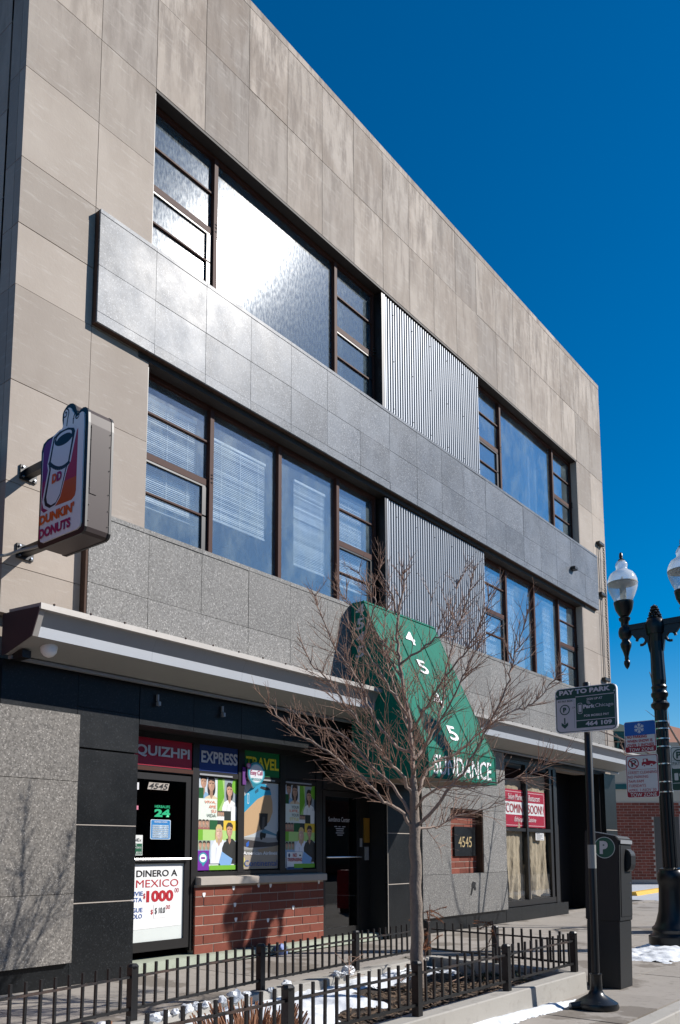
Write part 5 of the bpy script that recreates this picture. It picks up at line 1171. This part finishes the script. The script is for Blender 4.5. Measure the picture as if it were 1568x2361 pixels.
# ------------------------------------------------------------------ pay-to-park sign on its own pole
LEAN = Matrix.Rotation(R(.5), 4, Vector((.772, .635, 0)))
PX, PYY = 7.83, 3.1
ps = thing('pay_sign', 'green and white PAY TO PARK sign on a black pole with a round base', 'sign', (PX, PYY, 0))
MB().lathe([(.19, 0), (.2, .025), (.19, .06), (.14, .09), (.075, .13), (.055, .17), (.052, .3), (.056, .305), (.056, .315), (.04, .32)], (PX, PYY, 0), 28).build('base', 'lamp', ps, smooth=True)
MB().tube([(PX - .13, PYY + .1, .03), (PX - .2, PYY + .17, .025)], [.05, .035], 10).build('base_lug', 'lamp', ps, smooth=True)
MB().lathe([(.036, .3), (.036, 3.05), (.03, 3.06)], (PX, PYY, 0), 16).build('pole', 'darkmetal', ps, smooth=True)
MB().lathe([(.0385, 1.28), (.0385, 1.5)], (PX, PYY, 0), 12).build('sticker_remnant', 'soffit', ps)
sx0 = PX - .075
def fl2(y0, y1, z0, z1, rad, x, th, nm, mat): return plate(x, y0, y1, z0, z1, rad, mat, ps, nm, th)
Y0, Y1, Z0, Z1 = 2.785, 3.39, 2.57, 3.01
fl2(Y0, Y1, Z0, Z1, .05, sx0, .035, 'sign_box', 'white')
p = Print((sx0 - .0005, Y1, Z0), SX, FU, Y1 - Y0, Z1 - Z0); G1 = (.006, .06, .046); W1 = (.5, .49, .52)
p.rrect(.012, .015, .988, .985, .075, G1); p.rrect(.025, .03, .975, .97, .07, W1); p.rrect(.025, .8, .975, .985, .07, G1); p.rect(.025, .76, .975, .82, G1); p.rect(.34, .775, .96, .79, W1); p.rect(.345, .09, .965, .77, G1); p.rect(.345, .245, .965, .26, W1); p.rect(.315, .1, .319, .5, G1); p.rect(.315, .6, .319, .74, G1)
p.ell(.16, .52, .085, .117, G1, 24); p.ell(.16, .52, .068, .094, W1, 24); p.stroke([(.155, .34), (.155, .2)], .013, G1); p.poly([(.155, .1), (.21, .17), (.21, .24), (.155, .185), (.1, .24), (.1, .17)], G1)
p.rrect(.375, .4, .45, .64, .02, W1); p.rrect(.382, .41, .443, .63, .018, G1); p.rect(.39, .44, .435, .6, W1)
for r_ in (.03, .045, .06): p.stroke([(.52 + r_ * math.cos(R(a)), .59 + r_ * 1.35 * math.sin(R(a))) for a in range(5, 90, 14)], .004, W1)
p.build('print', ps)
SB = Z1 - Z0
for b_, u, v, w, h, m, bo in (('PAY TO PARK', .08, .845, .83, .105, 'silver', .05), ('AT PAY BOX', .05, .685, .25, .045, 'inkgreen', .02), ('P', .135, .46, .055, .11, 'inkgreen', .05), ('OR', .29, .53, .055, .04, 'inkgreen', 0), ('SIGN UP AT', .53, .68, .25, .05, 'silver', .02), ('Park', .47, .505, .19, .085, 'silver', .05), ('Chicago', .665, .49, .285, .1, 'silver', 0), ('.com', .86, .44, .09, .03, 'inkgreen', 0), ('FOR MOBILE PAY', .48, .32, .4, .05, 'silver', .02), ('464 109', .5, .12, .42, .1, 'silver', .04), ('ZONE', .36, .14, .1, .03, 'inkgreen', 0)):
    text(b_, (sx0 - .006, Y1 - u * (Y1 - Y0), Z0 + v * SB), SX, FU, w * (Y1 - Y0), h * SB, m, ps, bold=bo)
MB().box(PX - .04, PX + .04, PYY - .06, PYY + .06, 2.7, 2.74).build('bracket', 'steel', ps); 
ps.matrix_world = Matrix.Translation((PX, PYY, 0)) @ LEAN

# ------------------------------------------------------------------ pay box
pb = thing('pay_box', 'tall black parking pay box with a round green P badge', 'parking meter', (9.2, 3.48, 0))
MB().prism([(3.3, .7), (3.3, 1.57), (3.33, 1.6), (3.665, 1.655), (3.675, 1.645), (3.675, .7)], 'x', 9.02, 9.4).build('cabinet', 'box', pb, bevel=.008)
MB().box(9.03, 9.39, 3.31, 3.665, .0, .7).build('plinth', 'box', pb, bevel=.006)
dk = MB(); dk.prism([(9.06, .75), (9.38, .75), (9.38, 1.5), (9.06, 1.5)], 'y', 3.294, 3.301); dk.build('service_door', 'box', pb)
MB().prism([(3.2935, 1.22), (3.25, 1.25), (3.235, 1.3), (3.235, 1.4), (3.25, 1.44), (3.2935, 1.47)], 'x', 9.2, 9.35).build('ticket_hood', 'ink', pb, bevel=.006)
MB().box(9.04, 9.39, 3.285, 3.29, 1.52, 1.56).build('display_trim', 'alu', pb)
p = Print((9.0185, 3.455 + .115, 1.36), SX, FU, .23, .23); p.ell(.5, .5, .5, .5, (.5, .56, .54), 32); p.ell(.5, .5, .47, .47, (.01, .09, .06), 32); p.build('badge', pb)
text('P', (9.016, 3.505, 1.405), SX, FU, .09, .14, 'silver', pb, bold=.06)
bm_ = MB(); [bm_.lathe([(.006, 0), (.004, .005)], (9.3, 3.284, z), 6) for z in (.95, 1.1)]; bm_.build('lock_screws', 'steel', pb)
pb.matrix_world = Matrix.Translation((9.2, 3.48, 0)) @ Matrix.Rotation(R(1.5), 4, Vector((.772, .635, 0)))

# ------------------------------------------------------------------ unseen houses added opposite to dim reflections and low sky; alley house
def row_house(x0, x1, y0, y1, h, mat, floors, lb, nw):
    t = thing('unseen_brick_house', lb, 'building', ((x0 + x1) / 2, y1, 0))
    bx('wall', mat, t, x0, x1, y0, y1, 0, h); bx('cornice', 'sill', t, x0 - .05, x1 + .05, y1, y1 + .15, h - .5, h + .1)
    for f in range(floors):
        for k in range(nw):
            xc = x0 + (x1 - x0) * (k + .5) / nw; w_ = (x1 - x0) / nw * (.4 if f else .46); z0_ = .5 if f == 0 else 1.2 + f * 3.4
            o_ = bx('window', 'bronze', t, xc - w_, xc + w_, y1 + .0, y1 + .04, z0_, z0_ + (2.4 if f == 0 else 1.8))
    return t
row_house(-22, -2, -30, -17, 9, 'brick2', 2, 'unseen two storey brick shop house added across the street to darken reflections, left of the camera', 5)
row_house(-2, 16, -30, -17, 7.5, 'brick2', 2, 'unseen red brick two storey shop house added across the street to darken reflections, behind the camera', 4)
row_house(16, 36, -30, -17, 10, 'brick', 3, 'unseen three storey brick shop house added across the street to darken reflections, right of the camera', 5)
row_house(36, 60, -30, -17, 7, 'brick2', 2, 'unseen low brick shop house added across the street to darken reflections, far right', 5)
row_house(60, 100, -30, -17, 9, 'brick', 2, 'unseen long two storey brick house added further along the street to hide the horizon in reflections', 6)
row_house(100, 170, -30, -17, 8, 'brick2', 2, 'unseen last brick house added on the far side of the street to hide the horizon in reflections', 6)
lh = thing('alley_house', 'dark brick house edge beyond the alley at the far left', 'building', (-3, 8.4, 0)); bx('wall', 'brick', lh, -14, 4.3, 8.35, 20, 0, 5.7); bx('cornice', 'bronze', lh, -14, 4.32, 8.3, 8.4, 5.4, 5.75)

# ------------------------------------------------------------------ beyond the corner
rv_ = Vector((.635, -.772, 0)); dv = Vector((.772, .635, 0)); B0 = dv * 36.47
def bp(s_, d_, z): q = B0 + rv_ * s_ + dv * d_; return (q.x, q.y, z)
def bbox(mb, s0, s1, d0, d1, z0, z1):
    vs = [bp(s_, d_, z) for z in (z0, z1) for d_ in (d0, d1) for s_ in (s0, s1)]
    return mb.add(vs, [(0, 2, 3, 1), (4, 5, 7, 6), (0, 1, 5, 4), (2, 6, 7, 3), (0, 4, 6, 2), (1, 3, 7, 5)])
nbld = thing('brick_building', 'single storey red brick and cream building with green eaves beyond the lamp post', 'building', bp(14.5, 0, 0))
core = bbox(MB(), 9.0, 17.5, -.012, 6, .16, 3.5).build('wall', 'bmortar', nbld)
bbox(MB(), 9.0, 17.5, -.03, 6, 0, .18).build('foundation', 'curb', nbld)
bbox(MB(), 9.0, 17.5, 0, 6, 3.5, 6.1).build('upper_wall', 'cream', nbld)
bbox(MB(), 9.0, 17.5, -.04, -.002, 4.05, 4.27).build('dark_stripe', 'greentrim', nbld)
bbox(MB(), 14.52, 15.6, -.02, .04, .2, 2.86).build('door', 'doorgrey', nbld)
ang = math.atan2(rv_.y, rv_.x)
z = .19; r = 0
while z < 3.45:
    s_ = 12.9 - (.17 if r % 2 else 0)
    while s_ < 15.6:
        if not (s_ + .33 > 14.52 and z < 2.86):
            c = Vector(bp(s_ + .165, .03, z + .053))
            piece('brick', 'brick2', core, c.x - .162, c.x + .162, c.y - .05, c.y + .05, z, z + .106, rot=(0, 0, ang))
        elif s_ < 14.35:
            c = Vector(bp((s_ + 14.5) / 2, .03, z + .053)); hw = (14.5 - s_) / 2
            piece('brick', 'brick2', core, c.x - hw, c.x + hw, c.y - .05, c.y + .05, z, z + .106, rot=(0, 0, ang))
        s_ += .342
    z += .1217; r += 1
ev = MB(); bbox(ev, 12.0, 13.9, -.5, 5, 6.2, 6.35); bbox(ev, 12.0, 13.95, -.55, 5, 6.35, 6.5); eo_ = ev.build('eave', 'greentrim', nbld)
for s_ in (13.0, 13.7):
    k_ = MB(); a_, b2 = Vector(bp(s_, -.05, 5.4)), Vector(bp(s_, -.5, 6.2)); k_.tube([a_, b2], .05, 4); k_.build('bracket', 'greentrim', nbld)
bbox(MB(), 13.0, 13.9, -.01, .02, 5.3, 6.2).build('window', 'ink', nbld)
rfv = [bp(12.0, -.6, 6.5), bp(14.0, -.6, 6.5), bp(14.0, 5, 6.5), bp(12.0, 5, 6.5), bp(12.9, 1, 7.3), bp(13.0, 3.5, 7.3)]
MB().add(rfv, [(0, 1, 4), (1, 2, 5, 4), (2, 3, 5), (3, 0, 4, 5), (0, 3, 2, 1)]).build('roof', 'greenroof', nbld)
hse = thing('house', 'house with a brown hipped roof showing over the cream wall at the far right', 'house', bp(17, 9, 0))
bbox(MB(), 14.2, 24, 8, 16, 0, 6.4).build('wall', 'cream', hse)
rf2 = [bp(13.8, 7.5, 6.4), bp(24.5, 7.5, 6.4), bp(24.5, 16.5, 6.4), bp(13.8, 16.5, 6.4), bp(18, 12, 8.6), bp(20.5, 12, 8.6)]
MB().add(rf2, [(0, 1, 5, 4), (1, 2, 5), (2, 3, 4, 5), (3, 0, 4), (0, 3, 2, 1)]).build('roof', 'brownroof', hse)
ys = MB().prism([(0, 0), (.25, 0), (.22, .12), (.04, .12)], 'x', 0, 3.8)
o = ys.build('parking_bumper', 'ypaint', None); o.location = (27.6, 9.45, -.012); o.rotation_euler = (0, 0, R(4)); tag(o, 'yellow parking bumper on the pale lot beyond the pay box', 'kerb stop')
ys = MB().prism([(0, 0), (.25, 0), (.22, .12), (.04, .12)], 'x', 0, 2.5)
o = ys.build('parking_bumper', 'ypaint', None); o.location = (31.8, 9.6, -.012); o.rotation_euler = (0, 0, R(-35)); tag(o, 'yellow parking bumper half hidden by the lamp base', 'kerb stop')
rbx = thing('red_box', 'red metal newspaper box behind the lamp base', 'box', (15.9, 4.95, 0)); bx('cabinet', 'redpaint', rbx, 15.7, 16.1, 4.5, 4.95, .1, .98); bx('foot', 'darkmetal', rbx, 15.75, 16.05, 4.55, 4.9, 0, .1)
# second tree behind the lamp
def bare_tree(base, specs, label):
    t = thing('street_tree', label, 'tree', base); b = Vector(base)
    MB().tube([b, b + Vector((.02, .02, 1.2)), b + Vector((.0, .05, 2.4))], [.09, .075, .06], 10).build('trunk', 'bark', t, smooth=True)
    global twig; twig = MB(); CENb = b + Vector((0, 0, 2.3))
    for pl in specs:
        q = smoothline(pl); n = len(q); MB().tube(q, [.03 * (1 - .85 * k / (n - 1)) + .004 for k in range(n)], 7).build('limb', 'limb', t, smooth=True)
        for c in range(7):
            k = rt.randint(n // 3, n - 2); ax = (q[k + 1] - q[k]).normalized(); s = ax.orthogonal().normalized(); s.rotate(Matrix.Rotation(rt.uniform(0, 6.28), 3, ax)); shoot(q[k], ax + s * .7, rt.uniform(.3, .6), .009, 2)
    twig.build('twigs', 'twig', t, kind='stuff'); return t
T2 = (17.7, 4.25, 0)
def t2(dx, dy, z): return (T2[0] + dx, T2[1] + dy, z)
bare_tree(T2, [[t2(0, 0, 2.1), t2(-.3, .55, 3.2), t2(-.5, .95, 4.1), t2(-.6, 1.15, 5.0)], [t2(0, 0, 2.3), t2(.2, -.7, 3.2), t2(.3, -1.4, 3.7), t2(.4, -2.2, 4.3)], [t2(0, 0, 2.2), t2(-.4, .8, 3.0), t2(-.7, 1.6, 3.6), t2(-1.0, 2.2, 3.9)], [t2(0, 0, 2.0), t2(.1, .8, 2.7), t2(.1, 1.4, 3.0), t2(-.1, 2.0, 3.5)], [t2(0, 0, 2.3), t2(0, .1, 3.5), t2(-.2, -.3, 4.5), t2(-.3, -.5, 5.6)], [t2(0, 0, 2.2), t2(.3, -.5, 3.0), t2(.6, -1.5, 3.2), t2(.7, -2.4, 3.3)]], 'bare street tree whose twigs show behind the lamp post')
